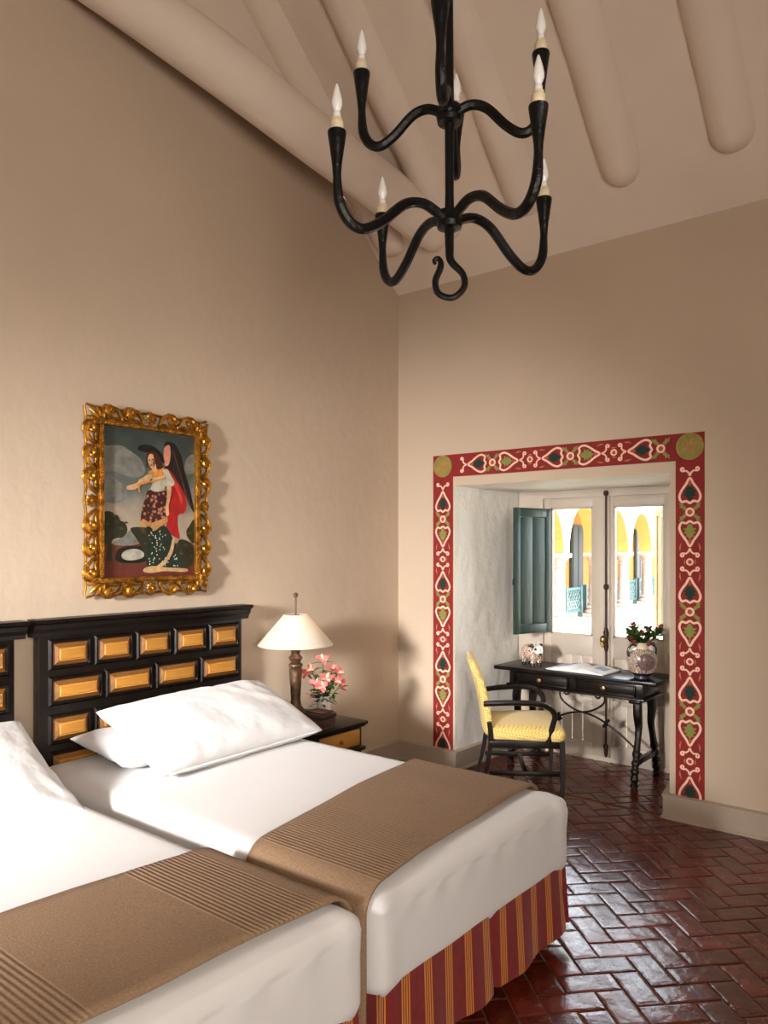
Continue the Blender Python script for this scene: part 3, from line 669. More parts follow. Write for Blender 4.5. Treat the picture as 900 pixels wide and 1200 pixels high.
make_headboard(-2.985, 1.35, 'dark wood headboard with honey panels, away from the painting and nightstand')

def pillow_mesh(L, Wd, Th, seed, flange=.03, n=40, sag=0):
    v = []; f = []
    def P(u, t, s):
        x = u * L / 2; y = t * Wd / 2
        e = (1 - abs(u) ** 2.6) * (1 - abs(t) ** 2.6); k = max(0, e) ** .42
        pin = 1 - .06 * (1 - abs(u) ** 2) * abs(t) ** 3 - .0; pin2 = 1 - .05 * (1 - abs(t) ** 2) * abs(u) ** 3
        w_ = noise.noise(Vector((x * 4 + seed, y * 4, s * 2))) * .012 + .006 * noise.noise(Vector((x * 13 + seed, y * 11, s))) + .007 * math.sin((x + y * 1.4) * 38) * max(0, noise.noise(Vector((x * 3, y * 3, seed))))
        return (x * pin2, y * pin, s * Th / 2 * k + w_ * min(1, k * 2 + .15) + sag * u * u)
    for s in (1, -1):
        b = len(v)
        for j in range(n + 1):
            for i in range(n + 1):
                a = -1 + 2 * i / n; c = -1 + 2 * j / n; v.append(P(math.sin(a * PI / 2), math.sin(c * PI / 2), s))
        for j in range(n):
            for i in range(n): q = b + j * (n + 1) + i; f.append((q, q + 1, q + n + 2, q + n + 1) if s > 0 else (q, q + n + 1, q + n + 2, q + 1))
    return MB().add(v, f)
def pillow(name, label, loc, rot, L, Wd, Th, seed, sag=0):
    o = pillow_mesh(L, Wd, Th, seed, sag=sag).build(name, 'pillow', ang=180); o.location = loc; o.rotation_euler = rot
    # hem round the open end
    h = MB().tube([(x, -Wd / 2 * .985 - .002, .0) for x in [(-L / 2 + .04) + (L - .08) * i / 20 for i in range(21)]], .006, 6, flat=.6).build('hem', 'pillow', o)
    return tag(o, label, 'pillow', 'white pillows on the beds')
# long axis of each pillow runs along the headboard (local x = world y)
pillow('pillow', 'flat white pillow lying under the plump one beside the nightstand', (.40, -2.33, .685), (R(5), R(0), R(88)), .94, .50, .13, 3)
pillow('pillow', 'plump white pillow leaning on the flat one beside the nightstand', (.60, -2.255, .765), (R(24), R(0), R(93)), 1.06, .54, .20, 11)
pillow('pillow', 'plump white pillow on the bed without a nightstand', (.60, -3.66, .745), (R(27), 0, R(90)), 1.06, .60, .22, 29)

def throw(yc0, yc1, xe, label, mt, dropR, dropL, nm):
    # cross profile over the bed, x edges given at both bed sides: xe = (head_far, foot_far, head_near, foot_near)
    off = .008; prof = []; r = .07 + off; top = BT + .012 + off; yr, yl = yc1 + off, yc0 - off
    for i in range(8): prof.append((yr + .012, dropR + (top - r - dropR) * i / 8))
    for i in range(9): a = i / 8 * PI / 2; prof.append((yr - r + r * math.cos(a) + .012 * math.cos(a), top - r - .006 + (r + .004) * math.sin(a)))
    for i in range(1, 40):
        u = i / 40; y = yr - r + (yl + r - yr + r) * u; prof.append((y, top - .002 + .012 * (1 - (2 * u - 1) ** 2)))
    for i in range(9): a = PI / 2 + i / 8 * PI / 2; prof.append((yl + r + r * math.cos(a) + .012 * math.cos(a), top - r - .006 + (r + .004) * math.sin(a)))
    for i in range(1, 11): prof.append((yl - .012, top - r - (top - r - dropL) * i / 10))
    v = []; f = []; nx = 16; n = len(prof); th = .009
    for k, (y, z) in enumerate(prof):
        u = max(0, min(1, (yc1 - y) / (yc1 - yc0))); x0 = xe[0] + (xe[2] - xe[0]) * u; x1 = xe[1] + (xe[3] - xe[1]) * u
        for i in range(nx + 1):
            s = i / nx; x = x0 + (x1 - x0) * s + .004 * math.sin(y * 9 + i) * (i in (0, nx)); v.append((x, y, z + .003 * noise.noise(Vector((x * 5, y * 5, 9)))))
    for k in range(n - 1):
        for i in range(nx): a = k * (nx + 1) + i; f.append((a, a + 1, a + nx + 2, a + nx + 1))
    o = MB().add(v, f).build('bed_throw', mt, ang=180); sm = o.modifiers.new('thick', 'SOLIDIFY'); sm.thickness = th; sm.offset = 1
    tag(o, label, 'throw', 'brown throws across the beds')
    fr = MB(); x0, x1 = xe[2], xe[3]; y = prof[-1][0]
    for i in range(30):
        x = x0 + (x1 - x0) * (i + .5) / 30; fr.tube([(x, y, dropL + .01), (x + rnd.uniform(-.006, .006), y - .003, dropL - .05), (x + rnd.uniform(-.01, .01), y, dropL - .10)], [.004, .005, .003], 5)
    fr.build('fringe', 'tassel', o)['kind'] = 'stuff'
    return o
MT['throw2'] = throw_mat('brown_wool_throw_ribbed_side', [(-2.94, -2.55)], (-2.36, -1.98, -1.86))
MT['throw1'] = throw_mat('brown_wool_throw_ribbed_ends', [(-3.42, -3.16), (-4.2, -3.86)], (-3.5, ))
throw(*BEDS[0], (1.49, 2.13, 1.70, 2.235), 'brown wool throw across the bed beside the nightstand', 'throw2', .36, .17, 0)
throw(*BEDS[1], (1.61, 2.215, 1.56, 2.19), 'brown wool throw across the bed without a nightstand', 'throw1', .30, .3, 1)

# ------------------------------------------------------------------ painting in a carved gilt frame
PY0, PY1, PZ0, PZ1 = -2.665, -1.862, 1.385, 2.405; FW = .108
pt = thing('framed_painting', 'oil painting of a winged figure in a carved openwork gilt frame', 'painting', (0.012, (PY0 + PY1) / 2, (PZ0 + PZ1) / 2)); ph, pv = (PY1 - PY0) / 2, (PZ1 - PZ0) / 2
ch, cv = ph - FW, pv - FW
cvo = MB().box(0, .02, -ch - .012, ch + .012, 0, 2 * cv + .024).build('canvas', 'canvas', pt, False); cvo.location = (0, 0, -cv - .012)
def zp(x, y):      # sketch units (653 wide, about 1090 high) to the canvas plane
    a = (x - 75) / 653; top = 40 + 100 * a; bot = 1130 - 25 * a; return (-ch + 2 * ch * a, (1 - (y - top) / (bot - top)) * 2 * cv + .012)
LAY = [0]
def paint(name, mt, pts, n=5, smooth=True):
    LAY[0] += 1; p = [zp(*q) for q in pts]; p = cat2(p, n) if smooth else p
    bm = bmesh.new(); vs_ = [bm.verts.new((.0202 + LAY[0] * .00006, max(-ch, min(ch, y)), max(.012, min(2 * cv, z)))) for y, z in p]
    bmesh.ops.triangle_fill(bm, edges=[bm.edges.new((vs_[i], vs_[(i + 1) % len(vs_)])) for i in range(len(vs_))], use_beauty=True)
    return MB().bm(bm).build(name, mt, cvo, False)
paint('cloud', 'p_cloud', [(75, 200), (110, 190), (150, 185), (200, 190), (240, 215), (290, 250), (340, 300), (360, 380), (300, 420), (220, 400), (140, 370), (75, 380)])
paint('cloud', 'p_cloud', [(75, 390), (120, 395), (165, 430), (220, 480), (240, 560), (160, 600), (100, 590), (75, 600)])
paint('cloud', 'p_cloud', [(728, 270), (690, 270), (660, 310), (650, 370), (680, 400), (728, 380)])
paint('painted_ground', 'p_earth', [(75, 1130), (75, 900), (150, 890), (260, 900), (360, 880), (480, 900), (620, 880), (728, 900), (728, 1105)], 3)
paint('painted_ground', 'p_earthred', [(75, 1130), (75, 1075), (200, 1060), (400, 1050), (728, 1060), (728, 1105)], 3)
paint('painted_hill', 'p_cloud', [(140, 890), (200, 840), (260, 790), (300, 790), (340, 860), (240, 900)])
paint('painted_bank', 'p_hat', [(160, 1000), (180, 930), (260, 905), (380, 915), (420, 980), (340, 1020), (220, 1025)])
paint('painted_water', 'p_water', [(200, 970), (230, 935), (300, 925), (350, 950), (345, 985), (280, 1005), (220, 1000)])
paint('painted_tree', 'p_tree', [(75, 690), (110, 655), (150, 675), (175, 720), (220, 735), (240, 790), (210, 840), (160, 850), (135, 880), (135, 1000), (100, 1000), (110, 900), (75, 860)])
paint('painted_tree', 'p_tree', [(728, 720), (690, 760), (665, 800), (680, 850), (728, 880)])
paint('painted_shrub', 'p_tree', [(260, 780), (330, 770), (420, 800), (420, 960), (380, 1000), (330, 900), (300, 850)])
paint('painted_shrub', 'p_tree', [(600, 880), (650, 860), (700, 890), (728, 960), (700, 1040), (620, 1050)])
paint('wing', 'p_wing', [(500, 190), (530, 165), (580, 190), (625, 270), (650, 370), (690, 500), (728, 665), (690, 620), (650, 540), (590, 470), (540, 400), (500, 330)])
paint('wing_lining', 'p_wingin', [(495, 230), (515, 195), (540, 200), (545, 270), (530, 330), (500, 330)])
paint('cape', 'p_red', [(500, 370), (545, 375), (590, 440), (640, 520), (668, 600), (650, 670), (605, 685), (600, 760), (612, 850), (560, 830), (512, 800), (520, 690), (505, 620), (530, 540)])
paint('cape_fold', 'p_redhi', [(560, 410), (600, 480), (632, 570), (628, 605), (600, 540), (570, 470)])
paint('hat', 'p_hat', [(310, 205), (340, 183), (400, 190), (455, 225), (490, 270), (500, 320), (470, 300), (420, 250), (360, 240), (320, 225)])
paint('hair', 'p_hair', [(370, 270), (385, 240), (420, 235), (460, 265), (480, 310), (480, 345), (440, 355), (400, 350), (378, 320)])
paint('petticoat', 'p_skirt', [(375, 760), (500, 760), (560, 850), (610, 960), (640, 1060), (500, 1065), (375, 1045), (380, 900)])
for k in range(70):
    x, y = rnd.uniform(388, 610), rnd.uniform(790, 1045)
    if x > 480 + (y - 760) * .5: continue
    a, b = zp(x, y); paint_d = MB().box(.0202 + .0021, .0202 + .0023, a - .0028, a + .0028, b - .0032, b + .0032) if k == 0 else paint_d.box(.0202 + .0021, .0202 + .0023, a - .0028, a + .0028, b - .0032, b + .0032)
paint_d.build('painted_dots', 'p_dot', cvo, False)['kind'] = 'stuff'
paint('tunic', 'p_tunic', [(390, 500), (500, 500), (520, 560), (510, 640), (520, 720), (490, 760), (430, 775), (350, 750), (330, 760), (335, 660), (360, 570)])
paint('tunic_lace', 'p_lace', [(326, 765), (345, 712), (400, 740), (460, 720), (515, 705), (520, 735), (470, 765), (430, 795), (390, 765)])
paint('sash', 'p_trim', [(560, 850), (575, 865), (560, 950), (510, 1025), (470, 1055), (440, 1050), (500, 1000), (540, 930)])
paint('sash', 'p_trim', [(360, 1060), (420, 1045), (520, 1055), (660, 1062), (660, 1085), (500, 1082), (400, 1095), (350, 1085)])
paint('bodice', 'p_vest', [(400, 380), (470, 365), (500, 400), (500, 500), (440, 520), (400, 500), (415, 450)])
paint('collar', 'p_gold', [(385, 375), (440, 360), (490, 350), (500, 395), (450, 420), (400, 410)])
paint('neck', 'p_skin', [(410, 330), (436, 325), (445, 370), (410, 372)])
paint('face', 'p_skin', [(378, 275), (392, 254), (412, 254), (430, 285), (434, 315), (420, 345), (402, 350), (386, 322)])
paint('face_shadow', 'p_shadow', [(418, 262), (430, 285), (434, 315), (420, 345), (416, 320), (420, 290)])
for ex, ey in ((392, 296), (414, 292)): paint('eye', 'p_hat', [(ex - 7, ey), (ex, ey - 5), (ex + 7, ey), (ex, ey + 4)], 3)
paint('mouth', 'p_red', [(394, 331), (402, 327), (412, 330), (403, 336)], 3)
paint('hair', 'p_hair', [(372, 262), (386, 244), (420, 240), (392, 254), (380, 280), (382, 320), (372, 350), (366, 310)])
paint('hair', 'p_hair', [(424, 250), (455, 265), (478, 310), (486, 352), (450, 362), (438, 340), (438, 300)])
for k in range(7): paint('feather', 'p_feather', [(560 + k * 14, 230 + k * 48), (566 + k * 14, 228 + k * 48), (604 + k * 16, 345 + k * 46), (596 + k * 16, 350 + k * 46)], 2)
TR = random.Random(9)
for cx_, cy_, rx_, ry_, nn_ in ((155, 740, 75, 75, 26), (360, 830, 50, 70, 14), (700, 800, 25, 60, 8), (665, 950, 45, 60, 10)):
    for k in range(nn_):
        a_ = TR.uniform(0, 2 * PI); r_ = math.sqrt(TR.random()); x_, y_ = cx_ + rx_ * r_ * math.cos(a_), cy_ + ry_ * r_ * math.sin(a_); d_ = TR.uniform(9, 20)
        if x_ - d_ < 78 or x_ + d_ > 724: continue
        paint('foliage_dab', 'p_leafhi' if k % 3 == 0 else 'p_tree', [(x_ - d_, y_), (x_ - d_ * .4, y_ - d_ * .7), (x_ + d_ * .6, y_ - d_ * .5), (x_ + d_, y_ + d_ * .2), (x_, y_ + d_ * .7)], 2)
paint('sleeve', 'p_vest', [(485, 370), (520, 365), (545, 410), (570, 450), (560, 480), (520, 485), (500, 470), (505, 420)])
paint('sleeve', 'p_trim', [(340, 420), (390, 390), (410, 410), (380, 450), (330, 465), (310, 440)])
paint('arm', 'p_skin', [(515, 480), (545, 480), (545, 540), (528, 620), (530, 680), (510, 690), (503, 640), (515, 560)])
paint('hand', 'p_skin', [(230, 490), (240, 475), (300, 455), (330, 425), (345, 440), (320, 475), (290, 500), (240, 505)])
paint('rod', 'p_gold', [(300, 462), (400, 440), (495, 420), (497, 432), (400, 455), (320, 475), (325, 520), (312, 520), (308, 478)], 2)
# frame: moulding, beads, openwork scrolls, corner leaves and rosettes
fx = .02
m = MB()
for a, b, c, d in ((-ch - .026, ch + .026, cv, cv + .026), (-ch - .026, ch + .026, -cv - .026, -cv)): m.bbox(.0, .046, a, b, c, d, .006)
for s in (-1, 1): m.bbox(0, .046, min(s * ch, s * (ch + .026)), max(s * ch, s * (ch + .026)), -cv, cv, .006)
m.build('inner_moulding', 'gold', pt)
m = MB()
for i in range(44):
    for s in (-1, 1): m.ball((.047, -ch + 2 * ch * (i + .5) / 44, s * (cv + .012)), .006, 6, 4)
for i in range(60):
    for s in (-1, 1): m.ball((.047, s * (ch + .012), -cv + 2 * cv * (i + .5) / 60), .006, 6, 4)
m.build('bead_row', 'gold', pt)['kind'] = 'stuff'
def scroll_unit(flip=1):
    m = MB(); 
    p = [(0, y, z) for y, z in [(-.066, -.030), (-.055, -.002), (-.03, .024), (.0, .028)] + spiral(.012, .008, .022, .006, 1.9, -1.25, 18)]
    m.tube([(.028 + .012 * math.sin(i / len(p) * 3), flip * y, z) for i, (x, y, z) in enumerate(p)], [.005 + .0115 * math.sin(PI * min(1, .12 + i / len(p))) for i in range(len(p))], 7)
    p2 = [(0, y, z) for y, z in [(.06, -.034), (.052, -.012), (.036, .004)] + spiral(.036, -.012, .016, .004, 1.57, 1.1, 12)]
    m.tube([(.026, flip * y, z) for x, y, z in p2], [.004 + .008 * math.sin(PI * min(1, .15 + i / len(p2))) for i in range(len(p2))], 6)
    m.tube([(.024, flip * y, z) for y, z in ((-.066, -.034), (-.03, -.026), (.01, -.034), (.062, -.036))], [.008, .012, .011, .007], 6)
    m.tube([(.022, flip * y, z) for y, z in ((-.02, .03), (.0, .04), (.03, .036), (.05, .022), (.056, .0))], [.005, .010, .012, .009, .005], 6)
    return m
s1 = scroll_unit(1).mesh('carved_scroll', 'gold'); s2 = scroll_unit(-1).mesh('carved_scroll', 'gold')
m = MB()
for k in range(8): a = k * PI / 4; m.ball((.030, .021 * math.cos(a), .021 * math.sin(a)), .013, 8, 5, (.7, 1, 1))
m.ball((.040, 0, 0), .012, 10, 6)
ros = m.mesh('rosette', 'gold')
m = MB()
for k in range(5):
    a = R(-46 + 23 * k); L_ = .105 - .011 * abs(k - 2); c, s = math.cos(a), math.sin(a)
    m.tube([(.024 + .016 * math.sin(t * 3.0), (c * t * L_ - s * t * L_) * .7071 - .052, (s * t * L_ + c * t * L_) * .7071 - .052) for t in [i / 8 for i in range(9)]], [.004, .007, .010, .012, .013, .012, .010, .007, .003], 6)
cor = m.mesh('corner_leaf', 'gold')
mid = FW / 2 + .013
def put(me, y, z, a, sx=1): link(me.name, me, pt, T(0, y, z) @ RX(a) @ Matrix.Diagonal((1, sx, 1, 1)))
for s in (-1, 1):
    zc = s * (cv + mid - .002); ra = 0 if s > 0 else PI
    for i, y in enumerate((-.245, -.115, .115, .245)): put(s1 if (y > 0) == (s > 0) else s2, y, zc, ra)
    put(ros, 0, zc, 0)
    yc = s * (ch + mid - .002); ra = R(-90) if s > 0 else R(90)
    for i, z in enumerate((-.365, -.235, -.115, .115, .235, .365)): put(s1 if (z > 0) != (s > 0) else s2, yc, z, ra)
    put(ros, yc, 0, 0)
    for s3 in (-1, 1): link('corner_leaf', cor, pt, T(0, s * (ph - .052), s3 * (pv - .052)) @ Matrix.Diagonal((1, s, s3, 1)))
m = MB()
for s in (-1, 1):
    for (L_, c, hor) in ((ph, pv, True), (pv, ph, False)):
        p = [( .016, (-L_ + .02 + (2 * L_ - .04) * i / 60), s * (c - .008 - .010 * abs(math.sin(i / 60 * PI * (6 if hor else 8))))) for i in range(61)]
        m.tube([(x, a, b) if hor else (x, b, a) for x, a, b in p], .007, 6)
m.build('outer_rim', 'gold', pt)

# ------------------------------------------------------------------ nightstand with lamp, flowers, box
NZ = .58; NX1, NY0, NY1 = .64, -1.585, -1.115
ns = thing('nightstand', 'dark wood nightstand with a honey wood drawer front beside the bed', 'nightstand', (0, 0, 0)); ns.location = (.33, (NY0 + NY1) / 2, 0); a, b = .31, (NY1 - NY0) / 2
m = MB().bbox(-a + .01, a, -b, b, NZ - .022, NZ, .006); m.bbox(-a + .02, a - .012, -b + .012, b - .012, NZ - .034, NZ - .02, .004); m.build('top', 'dark', ns)
MB().bbox(-a + .03, a - .03, -b + .03, b - .03, .10, NZ - .03, .004).build('body', 'dark', ns)
MB().bbox(-a + .02, a - .01, -b + .01, b - .01, .40, .425, .006).build('waist_moulding', 'dark', ns)
MB().bbox(-a + .02, a - .01, -b + .01, b - .01, .06, .11, .006).build('plinth', 'dark', ns)
dr = MB().bbox(a - .032, a - .016, -b + .06, b - .06, .438, .538, .006).build('drawer', 'honey', ns); MB().ball((a - .004, 0, .488), .014, 10, 6).build('knob', 'brass', dr)
MB().bbox(a - .032, a - .016, -b + .06, b - .06, .14, .38, .006).build('door', 'honey', ns)
for sx in (-1, 1):
    for sy in (-1, 1): MB().bbox(sx * (a - .06) - .025, sx * (a - .06) + .025, sy * (b - .04) - .025, sy * (b - .04) + .025, 0, .065, .004).build('foot', 'dark', ns)

lp = thing('table_lamp', 'bronze column table lamp with a white cone shade on the nightstand', 'lamp', (.275, -1.385, NZ))
m = MB().bbox(-.075, .075, -.075, .075, 0, .03, .006).bbox(-.062, .062, -.062, .062, .03, .05, .006); m.lathe([(.055, .05), (.05, .07), (.038, .085), (.034, .10)], 20); m.build('base', 'bronze', lp)
m = MB().lathe([(.034, .10), (.030, .13), (.034, .20), (.041, .30), (.042, .315), (.033, .325), (.045, .335), (.045, .345), (.030, .355), (.034, .37), (.046, .385), (.034, .40), (.026, .41), (.03, .43), (.046, .45), (.05, .47), (.044, .48), (.02, .485), (.01, .50)], 20); m.build('column', 'bronze', lp)
v = []; f = []; n = 48; pr_ = [(.075, .655), (.235, .468), (.232, .463), (.072, .652)]
m = MB().lathe(pr_, 48, cap=False); m.build('shade', 'shade', lp)
m = MB().tube([(0, 0, .48), (0, 0, .765)], .006, 8).ball((0, 0, .775), .016, 12, 8)
for k in range(3): a = k * 2 * PI / 3; m.tube([(0, 0, .652), (.072 * math.cos(a), .072 * math.sin(a), .652)], .003, 5)
m.build('finial', 'bronze', lp)
MB().ball((0, 0, .545), .03, 12, 8, (1, 1, 1.3)).build('bulb', 'bulb', lp)
pl = bpy.data.lights.new('table_lamp_light', 'POINT'); pl.energy = .7; pl.color = (1, .86, .68); pl.shadow_soft_size = .03
po = bpy.data.objects.new('table_lamp_light', pl); COL.objects.link(po); po.location = (.275 + .05, -1.385, NZ + .545)

bx = thing('trinket_box', 'small dark wooden box with a stepped lid on the nightstand', 'box', (.53, -1.435, NZ), R(4))
MB().bbox(-.075, .075, -.06, .06, 0, .058, .004).bbox(-.08, .08, -.065, .065, 0, .012, .003).build('body', 'boxwood', bx); MB().bbox(-.08, .08, -.065, .065, .061, .088, .006).bbox(-.068, .068, -.053, .053, .086, .098, .004).build('lid', 'boxwood', bx)
VX, VY = .345, -1.205
vs1 = tag(MB().lathe([(.03, 0), (.042, .01), (.045, .05), (.04, .09), (.036, .115), (.042, .13), (.039, .13), (.033, .112), (.03, .06), (.0001, .02)], 24).build('flower_vase', 'porcelain'), 'small white porcelain vase with lilies on the nightstand', 'vase'); vs1.location = (VX, VY, NZ)
def petal_mesh(L, W_, curl, mt):
    v = []; f = []
    for i in range(7):
        t = i / 6; wv = W_ * math.sin(PI * min(1, .1 + .88 * t)) ** .8; r_ = L * t; z = L * (.75 * t - curl * t * t)
        for k in (-1, 0, 1): v.append((r_ * .75, k * wv / 2, z + .12 * W_ * abs(k)))
    for i in range(6):
        for k in range(2): a = i * 3 + k; f.append((a, a + 1, a + 4, a + 3))
    return MB().add(v, f).mesh('petal', mt, ang=180)
pm1 = petal_mesh(.058, .028, .55, 'petal'); pm2 = petal_mesh(.046, .016, .4, 'petalin'); 
def leaf_geo(m, p, d, L, W_, droop=.3):
    p = Vector(p); d = Vector(d).normalized(); s = d.cross(Vector((0, 0, 1)));  s = s.normalized() if s.length > .01 else Vector((1, 0, 0)); v = []; f = []
    for i in range(6):
        t = i / 5; c = p + d * L * t - Vector((0, 0, droop * L * t * t)); wv = W_ * math.sin(PI * min(1, .08 + .9 * t)); up = s.cross(d)
        v += [c - s * wv / 2 + up * wv * .18, c, c + s * wv / 2 + up * wv * .18]
    for i in range(5):
        for k in range(2): a = i * 3 + k; f.append((a, a + 1, a + 4, a + 3))
    m.add(v, f)
FR = random.Random(5)
# (across, height) of each bloom: 'across' runs parallel to the picture of the bouquet seen from the room
RGT = Vector((.775, .632, 0)); FWD = Vector((-.632, .775, 0))
for i, (au, hz, dp) in enumerate(((-.005, .355, .0), (-.10, .27, .01), (-.075, .30, -.03), (.02, .25, -.07), (.075, .235, -.05), (.05, .29, .04), (-.045, .22, -.06), (-.07, .15, -.03), (.105, .20, -.02), (.085, .27, .03), (0.0, .20, -.09))):
    st = thing('lily_stem', 'coral pink lily in the white porcelain vase', 'flower', (VX, VY, NZ), group='pink lilies in the vase')
    end = RGT * au + FWD * dp + Vector((0, 0, hz)); s0 = Vector((end.x * .12, end.y * .12, .03)); mdl = Vector((end.x * .45, end.y * .45, hz * .6))
    path = catmull([s0, mdl, end], 5); MB().tube(path, .0028, 5).build('stem', 'stem', st)
    dv = (end - mdl).normalized() * .55 + RGT * au * 3.5 - FWD * .6; q = dv.to_track_quat('Z', 'Y').to_matrix().to_4x4()
    if hz < .18: q = (Vector((au * 2, -.3, -.7))).to_track_quat('Z', 'Y').to_matrix().to_4x4()
    for k in range(6): link('petal', pm1 if k % 2 == 0 else pm2, st, T(*end) @ q @ RZ(k * PI / 3 + FR.random()) @ Matrix.Scale(FR.uniform(.85, 1.15), 4))
    for k in range(12):
        m = MB(); pp = path[FR.randint(4, len(path) - 2)]; an = FR.uniform(0, 2 * PI); leaf_geo(m, pp, (math.cos(an), math.sin(an), FR.uniform(.1, .9)), FR.uniform(.05, .095), FR.uniform(.016, .028), .35); m.build('leaf', 'leaf', st, ang=180)

# ------------------------------------------------------------------ desk in the alcove
dk = thing('writing_desk', 'dark wood writing desk with two drawers and scrolled iron stretcher', 'desk', (1.25, .625, 0)); DZ = .74
MB().bbox(-.63, .63, -.215, .215, DZ - .028, DZ, .004).build('desktop', 'dark', dk)
m = MB().bbox(-.52, .52, -.165, .165, DZ - .135, DZ - .028, .004); m.bbox(-.54, .54, -.185, .185, DZ - .145, DZ - .13, .004); m.build('apron', 'dark', dk)
for s in (-1, 1):
    d = MB().bbox(s * .25 - .225, s * .25 + .225, -.180, -.16, DZ - .122, DZ - .04, .005).build('drawer', 'dark', dk)
    m = MB(); x0, x1, z0, z1 = s * .25 - .225, s * .25 + .225, DZ - .122, DZ - .04
    for q4 in ((x0, x1, z0, z0 + .012), (x0, x1, z1 - .012, z1), (x0, x0 + .012, z0, z1), (x1 - .012, x1, z0, z1)): m.bbox(q4[0], q4[1], -.19, -.178, q4[2], q4[3], .003)
    m.build('drawer_moulding', 'dark', d); MB().lathe([(.006, 0), (.008, .01), (.016, .016), (.015, .026), (.0001, .03)], 12, T(s * .25, -.18, DZ - .08) @ RX(R(90))).build('knob', 'brass', d)
# lyre legs: two pairs of S-shaped splayed boards with turned notches
for s in (-1, 1):
    m2 = MB().bbox(s * .47 - .04, s * .47 + .04, -.19, .19, DZ - .165, DZ - .14, .006); m2.build('leg_bracket', 'dark', dk)
    for e in (-1, 1):
        P = catmull([(s * .47, e * .125, DZ - .15), (s * .475, e * .135, .50), (s * .475, e * .118, .40), (s * .478, e * .155, .27), (s * .48, e * .20, .12), (s * .48, e * .215, .0)], 11)
        rr = []
        for i, p in enumerate(P):
            t = p.z / DZ; r_ = .034 + .006 * math.sin(t * 11); 
            if p.z < .24: r_ = .027 + .009 * (i % 4 < 2)
            rr.append(r_)
        lg = MB().tube(P, rr, 8, flat=.8, up=(1, 0, 0)).build('leg', 'dark', dk)
    MB().bbox(s * .478 - .016, s * .478 + .016, -.17, .17, .15, .19, .005).build('cross_stretcher', 'dark', dk)
m = MB()
for s in (-1, 1):
    p = [(s * .46, -.0, .175), (s * .30, 0, .30), (s * .12, 0, .40), (-s * .06, 0, .44), (-s * .16, 0, .50), (-s * .175, 0, .56), (-s * .13, 0, .592)]
    P = catmull(p, 8); sp2 = [Vector((-s * .13 + s * (.032 * math.sin(a * .5 * PI) * (1 - a / 4.5)) + 0, 0, .562 + .032 * math.cos(a * .5 * PI) * (1 - a / 4.5))) for a in [i / 4 for i in range(0, 15)]]
    m.tube(P + sp2[1:], .0075, 7)
    for t in (13, ): 
        c = P[t]; m.ball(c, .018, 8, 6); 
        dd = (P[t + 1] - P[t - 1]).normalized()
        for k in range(4): a = k * PI / 2; nn_ = dd.orthogonal().normalized(); b2 = dd.cross(nn_); m.ball(c + (nn_ * math.cos(a) + b2 * math.sin(a)) * .026, .014, 6, 4)
    sp3 = spiral(0, 0, .03, .008, 1.2, 1.3, 16); m.tube([(s * .43 + s * x * -1, 0, .135 + y) for x, y in sp3], .006, 6)
m.build('iron_stretcher', 'iron', dk)

bk = thing('open_book', 'open picture book with white pages on the writing desk', 'book', (1.27, .60, DZ), R(-2))
def page(s):
    v = []; f = []; n = 14
    for i in range(n + 1):
        t = i / n; x = s * t * .225; z = .012 + .024 * math.sin(min(1, t * 1.25) * PI) ** .8 * (1 if s < 0 else .8) * (1 - .45 * t) + .004 * (1 - t)
        for y in (-.15, .15): v += [(x, y, z), (x, y, .005)]
    for i in range(n): a = i * 4; b = a + 4; f += [(a, a + 2, b + 2, b), (a + 1, b + 1, b + 3, a + 3), (a, b, b + 1, a + 1), (a + 2, a + 3, b + 3, b + 2)]
    f += [(4 * n, 4 * n + 2, 4 * n + 3, 4 * n + 1), (0, 1, 3, 2)]; return MB().add(v, f), v
for s in (-1, 1):
    g, v = page(s); o = g.build('page_block', 'paper', bk, ang=50)
    rows = [v[4 * i] for i in range(15)]; m = MB()
    a0, a1, b0, b1 = ((6, 13, -.04, .13) if s < 0 else (6, 11, -.02, .09))
    vv = []; ff = []
    for i in range(a0, a1 + 1): vv += [(rows[i][0], b0, rows[i][2] + .0008), (rows[i][0], b1, rows[i][2] + .0008)]
    for i in range(a1 - a0): k = i * 2; ff.append((k, k + 1, k + 3, k + 2))
    m.add(vv, ff).build('printed_picture', 'print', o)
MB().bbox(-.232, .232, -.155, .155, 0, .005, .002).build('cover', 'cover', bk)

fg = thing('ceramic_sheep', 'white ceramic sheep figurine with brown curls on the desk', 'figurine', (.845, .60, DZ), R(-22)); fg.scale = (1.2, 1.2, 1.2)
bm_ = MB().lathe([(.0001, -.075), (.028, -.07), (.046, -.05), (.054, -.015), (.053, .02), (.046, .05), (.03, .07), (.0001, .078)], 20, T(0, 0, .085) @ RY(R(90)))
bm_.build('body', 'spiral', fg)
hd = MB().lathe([(.0001, -.036), (.022, -.03), (.033, -.008), (.030, .014), (.02, .036), (.013, .05), (.0001, .055)], 16, T(.078, -.012, .105) @ RZ(R(-20)) @ RY(R(112))).build('head', 'porcelain', fg)
for s in (-1, 1):
    MB().tube([(.062, -.012 + s * .024, .125), (.056, -.012 + s * .046, .136), (.048, -.012 + s * .056, .128)], [.008, .009, .003], 6).build('ear', 'cover', hd)
    MB().ball((.092, -.02 + s * .026, .115), .0075, 8, 5).build('eye', 'cover', hd)
    MB().tube([(.058, -.012 + s * .012, .135), (.056, -.012 + s * .022, .156)], [.005, .002], 5).build('horn', 'porcelain', hd)
MB().ball((.118, -.028, .085), .0135, 10, 6, (.9, 1, .7)).build('muzzle', 'cover', hd)
